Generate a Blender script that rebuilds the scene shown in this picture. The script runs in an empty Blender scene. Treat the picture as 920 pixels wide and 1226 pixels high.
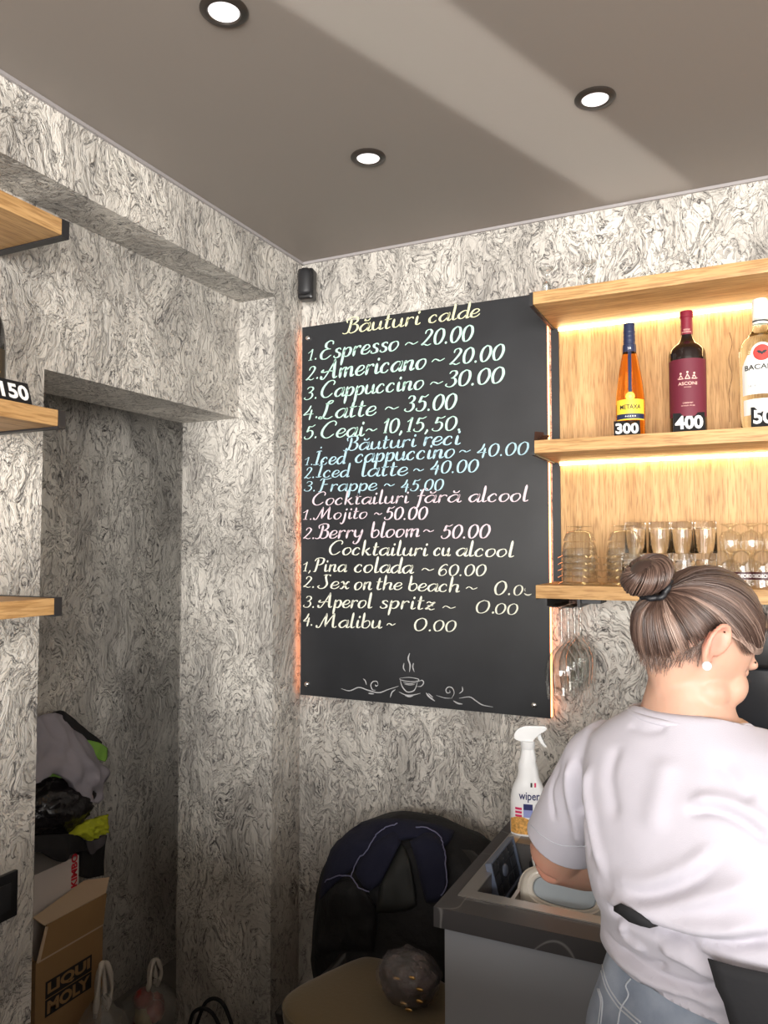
import bpy, bmesh, math, random
import numpy as np
from mathutils import Vector, Matrix, noise
random.seed(7); np.random.seed(7)
sc = bpy.context.scene
COL = sc.collection
PI = math.pi

# ------------------------------------------------------------------ camera
YAW = math.radians(25.5); PITCH = math.radians(2.7); CAMZ = 1.6; FZ = -0.14; FPX = 921.0
cam_d = bpy.data.cameras.new('camera'); cam = bpy.data.objects.new('camera', cam_d); COL.objects.link(cam)
cam.location = (0, 0, CAMZ); cam.rotation_euler = (PI/2 + PITCH, 0, YAW)
cam_d.sensor_fit = 'VERTICAL'; cam_d.sensor_height = 36.0; cam_d.lens = 36.0*FPX/1226.0
cam_d.clip_start = 0.02; cam_d.clip_end = 100
sc.camera = cam
def at(px, py, ax, v):
    """point of the plane (axis ax = v) seen at the photograph's pixel"""
    c, s, cp, sp = math.cos(YAW), math.sin(YAW), math.cos(PITCH), math.sin(PITCH)
    R = Vector((c, s, 0)); Fw = Vector((-s*cp, c*cp, sp)); U = Vector((s*sp, -c*sp, cp))
    r = Fw + R*((px-460)/FPX) + U*((613-py)/FPX)
    o = Vector((0, 0, CAMZ)); return o + r*((v-o[ax])/r[ax])

# ------------------------------------------------------------------ colour, world, lights
sc.view_settings.view_transform = 'Standard'; sc.view_settings.look = 'None'
sc.view_settings.gamma = 1.0; sc.view_settings.use_curve_mapping = False
sc.view_settings.exposure = 0.2
sc.cycles.transparent_max_bounces = 48; sc.cycles.transmission_bounces = 24; sc.cycles.max_bounces = 24   # deep stacks of glasses
w = bpy.data.worlds.new('world'); sc.world = w; w.use_nodes = True
nt = w.node_tree; nt.nodes.clear()
wo = nt.nodes.new('ShaderNodeOutputWorld'); bg = nt.nodes.new('ShaderNodeBackground'); sky = nt.nodes.new('ShaderNodeTexSky')
sky.sky_type = 'NISHITA'; sky.sun_disc = False; sky.sun_elevation = math.radians(48); sky.sun_rotation = math.radians(200)
bg.inputs[1].default_value = 0.12
nt.links.new(sky.outputs[0], bg.inputs[0]); nt.links.new(bg.outputs[0], wo.inputs[0])
def area(name, loc, target, sx, sy, power, col, spread=180):
    l = bpy.data.lights.new(name, 'AREA'); l.shape = 'RECTANGLE'; l.size = sx; l.size_y = sy
    l.energy = power; l.color = col; l.spread = math.radians(spread)
    o = bpy.data.objects.new(name, l); COL.objects.link(o); o.location = loc
    d = Vector(target) - Vector(loc); o.rotation_euler = d.to_track_quat('-Z', 'Y').to_euler()
    return o
# daylight entering through the open shopfront behind the camera and the side window on the right
area('daylight_shopfront', (0.9, -3.0, 1.35), (0.2, 2.4, 1.3), 3.6, 2.1, 470, (1.0, 0.97, 0.93))
area('daylight_side_window', (3.1, -0.2, 1.5), (-1.0, 1.6, 1.5), 2.0, 1.7, 58, (1.0, 0.96, 0.92))
# added narrow lamp inside the room, standing in for sun bounced onto the ceiling
area('sun_glint_on_ceiling', (-1.40, -0.75, 1.25), (-0.483, 1.75, 2.655), 0.23, 0.78, 0.65, (1.0, 0.99, 0.97), 1)

# ------------------------------------------------------------------ materials
def new_mat(name):
    m = bpy.data.materials.new(name); m.use_nodes = True
    return m, m.node_tree, m.node_tree.nodes['Principled BSDF']
def mat(name, col, rough=0.5, metal=0.0, trans=0.0, ior=1.45, coat=0.0, emit=None, es=0.0, sss=0.0, sheen=0.0, bump=None, alpha=1.0, vary=0.0, vscale=20.0):
    m, t, p = new_mat(name)
    p.inputs['Base Color'].default_value = (*col, 1); p.inputs['Roughness'].default_value = rough
    p.inputs['Metallic'].default_value = metal; p.inputs['Transmission Weight'].default_value = trans
    p.inputs['IOR'].default_value = ior; p.inputs['Coat Weight'].default_value = coat; p.inputs['Alpha'].default_value = alpha
    if sheen: p.inputs['Sheen Weight'].default_value = sheen
    if sss:
        p.inputs['Subsurface Weight'].default_value = sss; p.inputs['Subsurface Scale'].default_value = 0.01
        p.inputs['Subsurface Radius'].default_value = (1, 0.35, 0.2)
    if emit: p.inputs['Emission Color'].default_value = (*emit, 1); p.inputs['Emission Strength'].default_value = es
    if bump or vary:
        tc = t.nodes.new('ShaderNodeTexCoord'); n = t.nodes.new('ShaderNodeTexNoise')
        t.links.new(tc.outputs['Object'], n.inputs['Vector']); n.inputs['Detail'].default_value = 5
    if bump:
        n.inputs['Scale'].default_value = bump[0]; b = t.nodes.new('ShaderNodeBump'); b.inputs['Strength'].default_value = bump[1]
        b.inputs['Distance'].default_value = bump[2] if len(bump) > 2 else 0.002
        t.links.new(n.outputs[0], b.inputs['Height']); t.links.new(b.outputs[0], p.inputs['Normal'])
    if vary:
        n2 = t.nodes.new('ShaderNodeTexNoise'); n2.inputs['Scale'].default_value = vscale; n2.inputs['Detail'].default_value = 4
        t.links.new(tc.outputs['Object'], n2.inputs['Vector'])
        r = t.nodes.new('ShaderNodeValToRGB'); r.color_ramp.elements[0].position = 0.3; r.color_ramp.elements[1].position = 0.7
        r.color_ramp.elements[0].color = (*[c*(1-vary) for c in col], 1); r.color_ramp.elements[1].color = (*[min(1, c*(1+vary)) for c in col], 1)
        t.links.new(n2.outputs[0], r.inputs[0]); t.links.new(r.outputs[0], p.inputs['Base Color'])
    return m

def plaster_mat():
    m, t, p = new_mat('swirled plaster'); N = t.nodes.new; L = t.links.new
    geo = N('ShaderNodeNewGeometry')
    mp = N('ShaderNodeMapping'); mp.inputs['Scale'].default_value = (1.0, 1.0, 0.62); mp.inputs['Rotation'].default_value = (0.35, 0.35, 0.2)
    L(geo.outputs['Position'], mp.inputs['Vector'])
    # swirl the domain
    w1 = N('ShaderNodeTexNoise'); w1.inputs['Scale'].default_value = 5.5; w1.inputs['Detail'].default_value = 3
    L(mp.outputs[0], w1.inputs['Vector'])
    s1 = N('ShaderNodeVectorMath'); s1.operation = 'SUBTRACT'; s1.inputs[1].default_value = (.5, .5, .5); L(w1.outputs['Color'], s1.inputs[0])
    s2 = N('ShaderNodeVectorMath'); s2.operation = 'SCALE'; s2.inputs['Scale'].default_value = 0.30; L(s1.outputs[0], s2.inputs[0])
    s3 = N('ShaderNodeVectorMath'); s3.operation = 'ADD'; L(mp.outputs[0], s3.inputs[0]); L(s2.outputs[0], s3.inputs[1])
    n1 = N('ShaderNodeTexNoise'); n1.inputs['Scale'].default_value = 10.5; n1.inputs['Detail'].default_value = 5; n1.inputs['Roughness'].default_value = 0.62; n1.inputs['Distortion'].default_value = 0.6
    L(s3.outputs[0], n1.inputs['Vector'])
    n2 = N('ShaderNodeTexNoise'); n2.inputs['Scale'].default_value = 30.0; n2.inputs['Detail'].default_value = 4; n2.inputs['Distortion'].default_value = 1.2
    L(s3.outputs[0], n2.inputs['Vector'])
    msk = N('ShaderNodeTexNoise'); msk.inputs['Scale'].default_value = 4.5; msk.inputs['Detail'].default_value = 3; L(s3.outputs[0], msk.inputs['Vector'])
    def math_(op, a, b=None, c=None):
        n = N('ShaderNodeMath'); n.operation = op
        for i, v in enumerate((a, b, c)):
            if v is None: continue
            if isinstance(v, (int, float)): n.inputs[i].default_value = v
            else: L(v, n.inputs[i])
        return n.outputs[0]
    def ramp(src, pts, interp='LINEAR'):
        r = N('ShaderNodeValToRGB'); r.color_ramp.interpolation = interp; el = r.color_ramp.elements
        for i, (q, v) in enumerate(pts):
            e = el[i] if i < 2 else el.new(q); e.position = q
            e.color = (v, v, v, 1) if isinstance(v, (int, float)) else (*v, 1)
        L(src, r.inputs[0]); return r.outputs[0]
    saw = math_('FRACT', math_('MULTIPLY', n1.outputs[0], 8.0))            # trowel ridges: contour strokes, sharp on one side
    stroke = ramp(saw, [(0.0, 0.0), (0.07, 0.5), (0.18, 1.0), (0.95, 1.0), (1.0, 0.25)])
    saw2 = math_('FRACT', math_('MULTIPLY', n2.outputs[0], 5.0))
    stroke2 = ramp(saw2, [(0.0, 0.15), (0.14, 0.8), (0.3, 1.0), (1.0, 1.0)])
    mk = ramp(msk.outputs[0], [(0.38, 1.0), (0.56, 0.35)])                 # how much ink stays in the grooves
    mk2 = ramp(n2.outputs[0], [(0.36, 0.0), (0.60, 1.0)])
    ink1 = math_('MULTIPLY', math_('SUBTRACT', 1.0, stroke), math_('ADD', 0.30, math_('MULTIPLY', mk2, 0.8)))
    ink2 = math_('MULTIPLY', math_('SUBTRACT', 1.0, stroke2), mk)
    n3 = N('ShaderNodeTexNoise'); n3.inputs['Scale'].default_value = 75.0; n3.inputs['Detail'].default_value = 3; n3.inputs['Distortion'].default_value = 1.0; L(s3.outputs[0], n3.inputs['Vector'])
    fine = ramp(n3.outputs[0], [(0.40, 1.0), (0.50, 0.0)])                 # small chips of ink between the ridges
    ink3 = math_('MULTIPLY', fine, ramp(n1.outputs[0], [(0.42, 0.55), (0.56, 0.08)]))
    ink = math_('MINIMUM', math_('ADD', math_('ADD', ink1, math_('MULTIPLY', ink2, 0.8)), ink3), 1.0)
    base = N('ShaderNodeMix'); base.data_type = 'RGBA'
    L(ramp(msk.outputs[0], [(0.35, 0.0), (0.65, 1.0)]), base.inputs['Factor'])
    base.inputs['A'].default_value = (0.76, 0.72, 0.655, 1); base.inputs['B'].default_value = (0.42, 0.395, 0.36, 1)
    fin = N('ShaderNodeMix'); fin.data_type = 'RGBA'; L(ink, fin.inputs['Factor'])
    L(base.outputs['Result'], fin.inputs['A']); fin.inputs['B'].default_value = (0.105, 0.10, 0.098, 1)
    L(fin.outputs['Result'], p.inputs['Base Color'])
    rg = math_('ADD', 0.42, math_('MULTIPLY', ink, 0.3)); L(rg, p.inputs['Roughness'])
    b = N('ShaderNodeBump'); b.inputs['Strength'].default_value = 0.8; b.inputs['Distance'].default_value = 0.005
    L(math_('ADD', math_('MULTIPLY', stroke, 0.6), math_('ADD', math_('MULTIPLY', saw, 0.5), math_('SUBTRACT', math_('MULTIPLY', stroke2, 0.5), math_('MULTIPLY', fine, 0.35)))), b.inputs['Height']); L(b.outputs[0], p.inputs['Normal'])
    return m
PLASTER = plaster_mat()

def wood_mat(name, grain_axis, c0=(0.45, 0.25, 0.09), c1=(0.62, 0.38, 0.165)):
    m, t, p = new_mat(name); N = t.nodes.new; L = t.links.new
    tc = N('ShaderNodeTexCoord'); mp = N('ShaderNodeMapping'); s = [1.0, 1.0, 1.0]; s[grain_axis] = 0.07
    mp.inputs['Scale'].default_value = s; L(tc.outputs['Object'], mp.inputs['Vector'])
    a = N('ShaderNodeTexNoise'); a.inputs['Scale'].default_value = 38; a.inputs['Detail'].default_value = 7; a.inputs['Distortion'].default_value = 0.8; L(mp.outputs[0], a.inputs['Vector'])
    b = N('ShaderNodeTexNoise'); b.inputs['Scale'].default_value = 230; b.inputs['Detail'].default_value = 3; L(mp.outputs[0], b.inputs['Vector'])
    r = N('ShaderNodeValToRGB'); e = r.color_ramp.elements; e[0].position = 0.33; e[0].color = (*c0, 1); e[1].position = 0.62; e[1].color = (*c1, 1)
    L(a.outputs[0], r.inputs[0])
    r2 = N('ShaderNodeValToRGB'); e = r2.color_ramp.elements; e[0].position = 0.36; e[0].color = (0.62, 0.55, 0.48, 1); e[1].position = 0.52; e[1].color = (1, 1, 1, 1)
    L(b.outputs[0], r2.inputs[0])
    mx = N('ShaderNodeMix'); mx.data_type = 'RGBA'; mx.blend_type = 'MULTIPLY'; mx.inputs['Factor'].default_value = 0.8
    L(r.outputs[0], mx.inputs['A']); L(r2.outputs[0], mx.inputs['B']); L(mx.outputs['Result'], p.inputs['Base Color'])
    p.inputs['Roughness'].default_value = 0.55
    bp = N('ShaderNodeBump'); bp.inputs['Strength'].default_value = 0.3; bp.inputs['Distance'].default_value = 0.001
    L(b.outputs[0], bp.inputs['Height']); L(bp.outputs[0], p.inputs['Normal'])
    return m
OAK_X = wood_mat('oak along x', 0); OAK_Y = wood_mat('oak along y', 1); OAK_Z = wood_mat('oak upright', 2)
BLACK_METAL = mat('black powder coated metal', (0.018, 0.018, 0.02), 0.45)
BLACK_PLASTIC = mat('black plastic', (0.012, 0.012, 0.013), 0.32)
WHITE = mat('white print', (0.85, 0.85, 0.83), 0.6)
GLASS = mat('clear glass', (0.99, 0.995, 0.995), 0.0, trans=1.0, ior=1.45)
def thin_glass():
    m = bpy.data.materials.new('thin blown glass'); m.use_nodes = True; t = m.node_tree; t.nodes.clear(); N = t.nodes.new
    o = N('ShaderNodeOutputMaterial'); mx = N('ShaderNodeMixShader'); tr = N('ShaderNodeBsdfTransparent'); gl = N('ShaderNodeBsdfGlossy'); lw = N('ShaderNodeLayerWeight'); pw = N('ShaderNodeMath'); fr = N('ShaderNodeMath')
    tr.inputs[0].default_value = (0.94, 0.95, 0.945, 1); gl.inputs['Roughness'].default_value = 0.03; lw.inputs[0].default_value = 0.5; pw.operation = 'POWER'; pw.inputs[1].default_value = 2.2; fr.operation = 'MULTIPLY_ADD'; fr.inputs[1].default_value = 0.85; fr.inputs[2].default_value = 0.07
    L = t.links.new; L(lw.outputs['Facing'], pw.inputs[0]); L(pw.outputs[0], fr.inputs[0]); L(fr.outputs[0], mx.inputs[0]); L(tr.outputs[0], mx.inputs[1]); L(gl.outputs[0], mx.inputs[2]); L(mx.outputs[0], o.inputs[0]); return m
THIN_GLASS = thin_glass()

# ------------------------------------------------------------------ mesh helpers
def tag(o, label=None, cat=None, group=None, kind=None):
    if label: o['label'] = label
    if cat: o['category'] = cat
    if group: o['group'] = group
    if kind: o['kind'] = kind
    return o
def empty(name, loc, rz=0.0, label=None, cat=None, group=None, rot=None):
    o = bpy.data.objects.new(name, None); COL.objects.link(o); o.location = loc; o.rotation_euler = rot or (0, 0, rz)
    o.empty_display_size = 0.05
    return tag(o, label, cat, group)
def mk(name, V, Fc, m, parent=None, smooth=True, loc=None):
    me = bpy.data.meshes.new(name); me.from_pydata([tuple(v) for v in V], [], Fc); me.update()
    return fin(name, me, m, parent, smooth, loc)
def fin(name, me, m, parent=None, smooth=True, loc=None):
    if m is not None:
        for q in (m if isinstance(m, (list, tuple)) else [m]): me.materials.append(q)
    if smooth: me.polygons.foreach_set('use_smooth', [True]*len(me.polygons))
    o = bpy.data.objects.new(name, me); COL.objects.link(o)
    if parent is not None: o.parent = parent
    if loc is not None: o.location = loc
    return o
def bm_obj(name, bm, m, parent=None, smooth=False, loc=None, autos=None):
    bmesh.ops.recalc_face_normals(bm, faces=bm.faces)
    me = bpy.data.meshes.new(name); bm.to_mesh(me); bm.free()
    if autos is not None:
        o = fin(name, me, m, parent, True, loc); me.set_sharp_from_angle(angle=math.radians(autos)); return o
    return fin(name, me, m, parent, smooth, loc)
def bx(bm, x0, x1, y0, y1, z0, z1, bev=0.0, seg=2):
    vs = [bm.verts.new((x, y, z)) for z in (z0, z1) for y in (y0, y1) for x in (x0, x1)]
    fs = [bm.faces.new([vs[i] for i in f]) for f in ((0, 2, 3, 1), (4, 5, 7, 6), (0, 1, 5, 4), (2, 6, 7, 3), (0, 4, 6, 2), (1, 3, 7, 5))]
    if bev > 0:
        es = list({e for f in fs for e in f.edges})
        bmesh.ops.bevel(bm, geom=es, offset=bev, segments=seg, affect='EDGES', profile=0.6)
def box(name, x0, x1, y0, y1, z0, z1, m, parent=None, bev=0.0, seg=2):
    bm = bmesh.new(); bx(bm, min(x0, x1), max(x0, x1), min(y0, y1), max(y0, y1), min(z0, z1), max(z0, z1), bev, seg)
    return bm_obj(name, bm, m, parent, autos=35 if bev > 0 else None)
def struct(o): o['kind'] = 'structure'; return o
def catmull(P, n=8, closed=False):
    P = [Vector(p) for p in P]; out = []; m = len(P)
    if m < 3 and not closed:
        return [P[0].lerp(P[-1], i/n) for i in range(n+1)]
    rng = range(m if closed else m-1)
    for i in rng:
        p1, p2 = P[i], P[(i+1) % m]
        p0 = P[(i-1) % m] if closed or i > 0 else p1*2-p2
        p3 = P[(i+2) % m] if closed or i+2 < m else p2*2-p1
        for k in range(n):
            t = k/n
            out.append(0.5*((2*p1)+(p2-p0)*t+(2*p0-5*p1+4*p2-p3)*t*t+(3*p1-p0-3*p2+p3)*t**3))
    if not closed: out.append(P[-1])
    return out
def tube_geo(P, R, seg=8, squash=None, closed=False, caps=True):
    """V, F of a tube with radius R (number or list) along points P"""
    P = [Vector(p) for p in P]; n = len(P)
    if isinstance(R, (int, float)): R = [R]*n
    V = []; Fc = []; up = None
    for i in range(n):
        a = P[(i-1) % n] if (closed or i > 0) else P[0]; b = P[(i+1) % n] if (closed or i < n-1) else P[-1]
        d = (b-a).normalized() if (b-a).length > 1e-9 else Vector((0, 0, 1))
        if up is None: up = d.orthogonal().normalized()
        up = (up - d*up.dot(d))
        up = up.normalized() if up.length > 1e-6 else d.orthogonal().normalized()
        sd = d.cross(up)
        for k in range(seg):
            an = 2*PI*k/seg; V.append(P[i] + (up*math.cos(an)+sd*math.sin(an))*R[i])
    for i in range(n if closed else n-1):
        j = (i+1) % n
        for k in range(seg):
            q = (k+1) % seg; Fc.append((i*seg+k, i*seg+q, j*seg+q, j*seg+k))
    if caps and not closed:
        Fc.append(tuple(reversed(range(seg)))); Fc.append(tuple(range((n-1)*seg, n*seg)))
    return V, Fc
def merge(parts):
    V = []; Fc = []
    for v, f in parts:
        o = len(V); V += list(v); Fc += [tuple(i+o for i in q) for q in f]
    return V, Fc
def tube(name, P, R, m, parent=None, seg=8, **k):
    V, Fc = tube_geo(P, R, seg, **k); return mk(name, V, Fc, m, parent)
def lathe_geo(prof, seg=32, c=(0, 0, 0), closed_ring=False, a0=0.0, a1=None):
    """prof: (r, z) points; r = 0 closes on the axis"""
    V = []; Fc = []; idx = []; full = a1 is None; ns = seg if full else seg+1
    for r, z in prof:
        if r < 1e-7: idx.append([len(V)]); V.append((c[0], c[1], c[2]+z))
        else:
            row = []
            for k in range(ns):
                a = a0 + (2*PI if full else (a1-a0))*k/seg
                row.append(len(V)); V.append((c[0]+r*math.cos(a), c[1]+r*math.sin(a), c[2]+z))
            idx.append(row)
    def link(A, B):
        for k in range(seg):
            q = (k+1) % ns
            if len(A) == 1 and len(B) == 1: return
            if len(A) == 1: Fc.append((A[0], B[q], B[k]))
            elif len(B) == 1: Fc.append((A[k], A[q], B[0]))
            else: Fc.append((A[k], A[q], B[q], B[k]))
    for i in range(len(idx)-1): link(idx[i], idx[i+1])
    if closed_ring: link(idx[-1], idx[0])
    return V, Fc
def recalc(me):
    bm = bmesh.new(); bm.from_mesh(me); bmesh.ops.recalc_face_normals(bm, faces=bm.faces); bm.to_mesh(me); bm.free()
def lathe(name, prof, m, parent=None, seg=32, loc=None, **k):
    V, Fc = lathe_geo(prof, seg, **k)
    o = mk(name, V, Fc, m, parent, True, loc); recalc(o.data); o.data.set_sharp_from_angle(angle=math.radians(40)); return o
def smooth_prof(pts, n=5):
    return [(max(0.0, p[0]), p[1]) for p in catmull([Vector((a, b, 0)) for a, b in pts], n)]
def prism(name, pts, y0, y1, m, parent=None, bev=0.0, axis=1):
    """outline pts in (x, z) extruded along axis"""
    bm = bmesh.new()
    f = lambda a, b, d: (a, d, b) if axis == 1 else ((d, a, b) if axis == 0 else (a, b, d))
    A = [bm.verts.new(f(a, b, y0)) for a, b in pts]; B = [bm.verts.new(f(a, b, y1)) for a, b in pts]
    bm.faces.new(A); bm.faces.new(B[::-1]); n = len(pts)
    for i in range(n): bm.faces.new((A[i], A[(i+1) % n], B[(i+1) % n], B[i]))
    if bev: bmesh.ops.bevel(bm, geom=[e for e in bm.edges], offset=bev, segments=2, affect='EDGES')
    return bm_obj(name, bm, m, parent, autos=35)
def text_geo(s, size=1.0, bold=0.0, depth=0.0, align='CENTER', res=3, stretch=1.0, shear=0.0):
    cu = bpy.data.curves.new('tmp', 'FONT'); cu.body = s; cu.size = size; cu.offset = bold; cu.extrude = depth; cu.resolution_u = res
    cu.align_x = align; cu.shear = shear
    o = bpy.data.objects.new('tmp', cu); COL.objects.link(o); bpy.context.view_layer.update()
    me = o.evaluated_get(bpy.context.evaluated_depsgraph_get()).to_mesh()
    V = [Vector((v.co.x*stretch, v.co.y, v.co.z)) for v in me.vertices]; Fc = [tuple(p.vertices) for p in me.polygons]
    o.to_mesh_clear(); bpy.data.objects.remove(o); bpy.data.curves.remove(cu)
    return V, Fc
def fit_text(s, width, height, bold=0.0, **k):
    """text geometry centred at the origin in x, base at y = 0, scaled to width x height"""
    V, Fc = text_geo(s, 1.0, bold, **k)
    xs = [v.x for v in V]; ys = [v.y for v in V]; x0, x1, y0, y1 = min(xs), max(xs), min(ys), max(ys)
    return [Vector(((v.x-(x0+x1)/2)/(x1-x0)*width, (v.y-y0)/(y1-y0)*height, v.z)) for v in V], Fc
def wrap(V, Rf, z0, face=-PI/2, off=0.0006):
    """bend flat text / drawing on a body of revolution with radius Rf(z)"""
    out = []
    for v in V:
        z = z0+v.y; r = Rf(z)+off; a = face+v.x/r; out.append((r*math.cos(a), r*math.sin(a), z))
    return out
def patch(Rf, w, z0, z1, face=-PI/2, off=0.0003, nu=16, nv=8, shape=None):
    V = []; Fc = []
    for j in range(nv+1):
        z = z0+(z1-z0)*j/nv; ww = w*(shape(j/nv) if shape else 1.0)
        for i in range(nu+1):
            x = (i/nu-0.5)*ww; r = Rf(z)+off; a = face+x/r; V.append((r*math.cos(a), r*math.sin(a), z))
    for j in range(nv):
        for i in range(nu): a = j*(nu+1)+i; Fc.append((a, a+1, a+nu+2, a+nu+1))
    return V, Fc
def rad_fn(prof):
    ps = sorted([(z, r) for r, z in prof]); zs = [p[0] for p in ps]; rs = [p[1] for p in ps]
    return lambda z: float(np.interp(z, zs, rs))
def copy_tree(o, parent=None):
    c = o.copy(); COL.objects.link(c); c.parent = parent
    for ch in [x for x in bpy.data.objects if x.parent == o]: copy_tree(ch, c)
    return c
def grid_geo(fn, nu, nv):
    V = [fn(i/nu, j/nv) for j in range(nv+1) for i in range(nu+1)]
    Fc = [(j*(nu+1)+i, j*(nu+1)+i+1, (j+1)*(nu+1)+i+1, (j+1)*(nu+1)+i) for j in range(nv) for i in range(nu)]
    return V, Fc
def blob(name, rx, ry, rz, m, parent=None, loc=(0, 0, 0), amp=0.15, sc_=3.0, seed=0, seg=40, rings=26, fn=None, ridge=0.0):
    """crumpled closed lump: ellipsoid displaced by noise"""
    V = []; Fc = []
    for j in range(rings+1):
        th = PI*j/rings
        for i in range(seg):
            a = 2*PI*i/seg; d = Vector((math.sin(th)*math.cos(a), math.sin(th)*math.sin(a), math.cos(th)))
            q = d*sc_+Vector((seed*7.3, seed*3.1, seed))
            k = 1+amp*noise.noise(q)+amp*0.5*noise.noise(q*2.3)+ridge*(abs(noise.noise(q*1.7))-0.3)
            p = Vector((d.x*rx*k, d.y*ry*k, d.z*rz*k))
            if fn: p = fn(p)
            V.append(p)
    for j in range(rings):
        for i in range(seg): q = (i+1) % seg; Fc.append((j*seg+i, (j+1)*seg+i, (j+1)*seg+q, j*seg+q))
    bm = bmesh.new(); vs = [bm.verts.new(v) for v in V]
    for f in Fc: bm.faces.new([vs[i] for i in f])
    bmesh.ops.remove_doubles(bm, verts=bm.verts, dist=1e-6)
    return bm_obj(name, bm, m, parent, smooth=True, loc=loc)
# ------------------------------------------------------------------ the room
XL, XB, YB, ZC = -1.63, -1.48, 2.40, 2.655
YD0, YD1, ZD, XJ = 1.39, 2.22, 2.06, -1.88         # doorway to the store niche
XR, YF = 3.2, -3.1
FLOOR = mat('grey floor tile', (0.22, 0.2, 0.18), 0.45, vary=0.15, vscale=4)
CEIL = mat('taupe satin stretch ceiling', (0.255, 0.225, 0.20), 0.6)
PAINT = mat('plain pale wall paint', (0.62, 0.58, 0.52), 0.8, bump=(60, 0.2))
struct(box('floor', -2.9, XR+0.1, YF-0.1, 2.9, FZ-0.1, FZ, FLOOR))
struct(box('ceiling', XL-0.3, XR+0.1, YF-0.1, YB+0.1, ZC, ZC+0.1, CEIL))
bm = bmesh.new(); bx(bm, XJ, XR+0.1, YB, YB+0.12, FZ, ZC); struct(bm_obj('wall_back', bm, PLASTER))
bm = bmesh.new(); bx(bm, XJ, XL, YF, YD0, FZ, ZC); bx(bm, XJ, XL, YD0, YD1, ZD, ZC); struct(bm_obj('wall_left', bm, PLASTER))
struct(box('wall_column', XJ, XB, YD1, YB, FZ, ZC, PLASTER, bev=0.003))
struct(box('wall_beam', XL, XB, YF, YD1, 2.475, ZC, PLASTER))
# store niche behind the doorway
XN = -2.25
struct(box('wall_niche_back', XN-0.1, XN, 0.7, 2.75, FZ, 2.35, PLASTER))
struct(box('wall_niche_far', XN, XJ, 2.65, 2.75, FZ, 2.35, PLASTER))
struct(box('wall_niche_near', XN, XJ, 0.7, 0.8, FZ, 2.35, PLASTER))
struct(box('wall_niche_side', XJ-0.02, XJ, YB+0.12, 2.65, FZ, 2.35, PLASTER))
struct(box('ceiling_niche', XN-0.1, XJ, 0.7, 2.75, 2.35, 2.42, PAINT))
# right wall with a window, shopfront open behind the camera
bm = bmesh.new()
bx(bm, XR, XR+0.12, YF, -1.3, FZ, ZC); bx(bm, XR, XR+0.12, 0.9, YB, FZ, ZC); bx(bm, XR, XR+0.12, -1.3, 0.9, FZ, 0.6); bx(bm, XR, XR+0.12, -1.3, 0.9, 2.4, ZC)
struct(bm_obj('wall_right', bm, PAINT))
bm = bmesh.new(); bx(bm, XJ, -1.0, YF-0.12, YF, FZ, ZC); bx(bm, 2.8, XR+0.12, YF-0.12, YF, FZ, ZC); bx(bm, -1.0, 2.8, YF-0.12, YF, 2.45, ZC)
struct(bm_obj('wall_front', bm, PAINT))
bm = bmesh.new()
for y in (-1.3, -0.24, 0.85): bx(bm, XR, XR+0.07, y, y+0.05, 0.6, 2.4)
bx(bm, XR, XR+0.07, -1.3, 0.9, 0.6, 0.65); bx(bm, XR, XR+0.07, -1.3, 0.9, 2.35, 2.4)
struct(bm_obj('window_1', bm, mat('white window frame', (0.8, 0.8, 0.8), 0.4)))
# thin pale bead where the stretch ceiling meets the walls
BEAD = mat('pale ceiling bead', (0.33, 0.31, 0.31), 0.35)
struct(box('trim_1', XB, XB+0.008, YF, YB, ZC-0.009, ZC, BEAD))
struct(box('trim_2', XB, XR, YB-0.008, YB, ZC-0.009, ZC, BEAD))

# recessed ceiling lamps
LAMP_ON = mat('lit lamp diffuser', (0.9, 0.9, 0.9), 0.5, emit=(1, 0.93, 0.93), es=0.95)
LAMP_RING = mat('dark bronze lamp ring', (0.03, 0.024, 0.02), 0.35)
lamp_lab = {0: 'recessed round ceiling lamp nearest, cut by the top edge of the photo', 1: 'recessed round ceiling lamp above the shelf with the bottles', 2: 'recessed round ceiling lamp nearest the room corner'}
first = None
for i, (x, y) in enumerate(((-0.913, 1.184), (-0.309, 1.798), (-0.912, 1.813))):
    if first is None:
        first = t = empty('ceiling_lamp', (x, y, ZC))
        lathe('ring', [(0.031, 0.0), (0.047, 0.0), (0.0475, -0.002), (0.044, -0.0055), (0.033, -0.007), (0.0305, -0.004)], LAMP_RING, t, 48, closed_ring=True)
        lathe('diffuser', [(0.0, -0.0036), (0.031, -0.0036), (0.031, -0.0002), (0.0, -0.0002)], LAMP_ON, t, 40)
    else: t = copy_tree(first); t.location = (x, y, ZC)
    tag(t, lamp_lab[i], 'ceiling lamp', 'recessed ceiling lamps')

# ------------------------------------------------------------------ chalkboard with its lettering
YBD = 2.372
b0 = at(361, 392, 1, YBD); b1 = at(657, 350, 1, YBD); b2 = at(361, 832, 1, YBD); b3 = at(657, 860, 1, YBD)
bx0, bx1, bz0, bz1 = (b0.x+b2.x)/2, (b1.x+b3.x)/2, (b2.z+b3.z)/2, (b0.z+b1.z)/2
CHALKBOARD = mat('black board', (0.022, 0.023, 0.026), 0.38, vary=0.2, vscale=5)
board = empty('menu_board', ((bx0+bx1)/2, YBD, bz0), label='large black menu board with handwritten drinks and prices on the back wall', cat='menu board')
BO = board.location.copy()
box('board', bx0-BO.x, bx1-BO.x, 0, 0.006, 0, bz1-BO.z, CHALKBOARD, board)
LED_OR = mat('orange backlight strip', (1, 0.4, 0.2), 0.5, emit=(1.0, 0.30, 0.10), es=7.0)
bm = bmesh.new()
bx(bm, bx0-BO.x+0.004, bx0-BO.x+0.010, 0.007, 0.0155, 0.01, bz1-BO.z-0.01)
bm_obj('backlight_strip', bm, LED_OR, board)['label'] = 'orange light strip behind the board edge'
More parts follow.
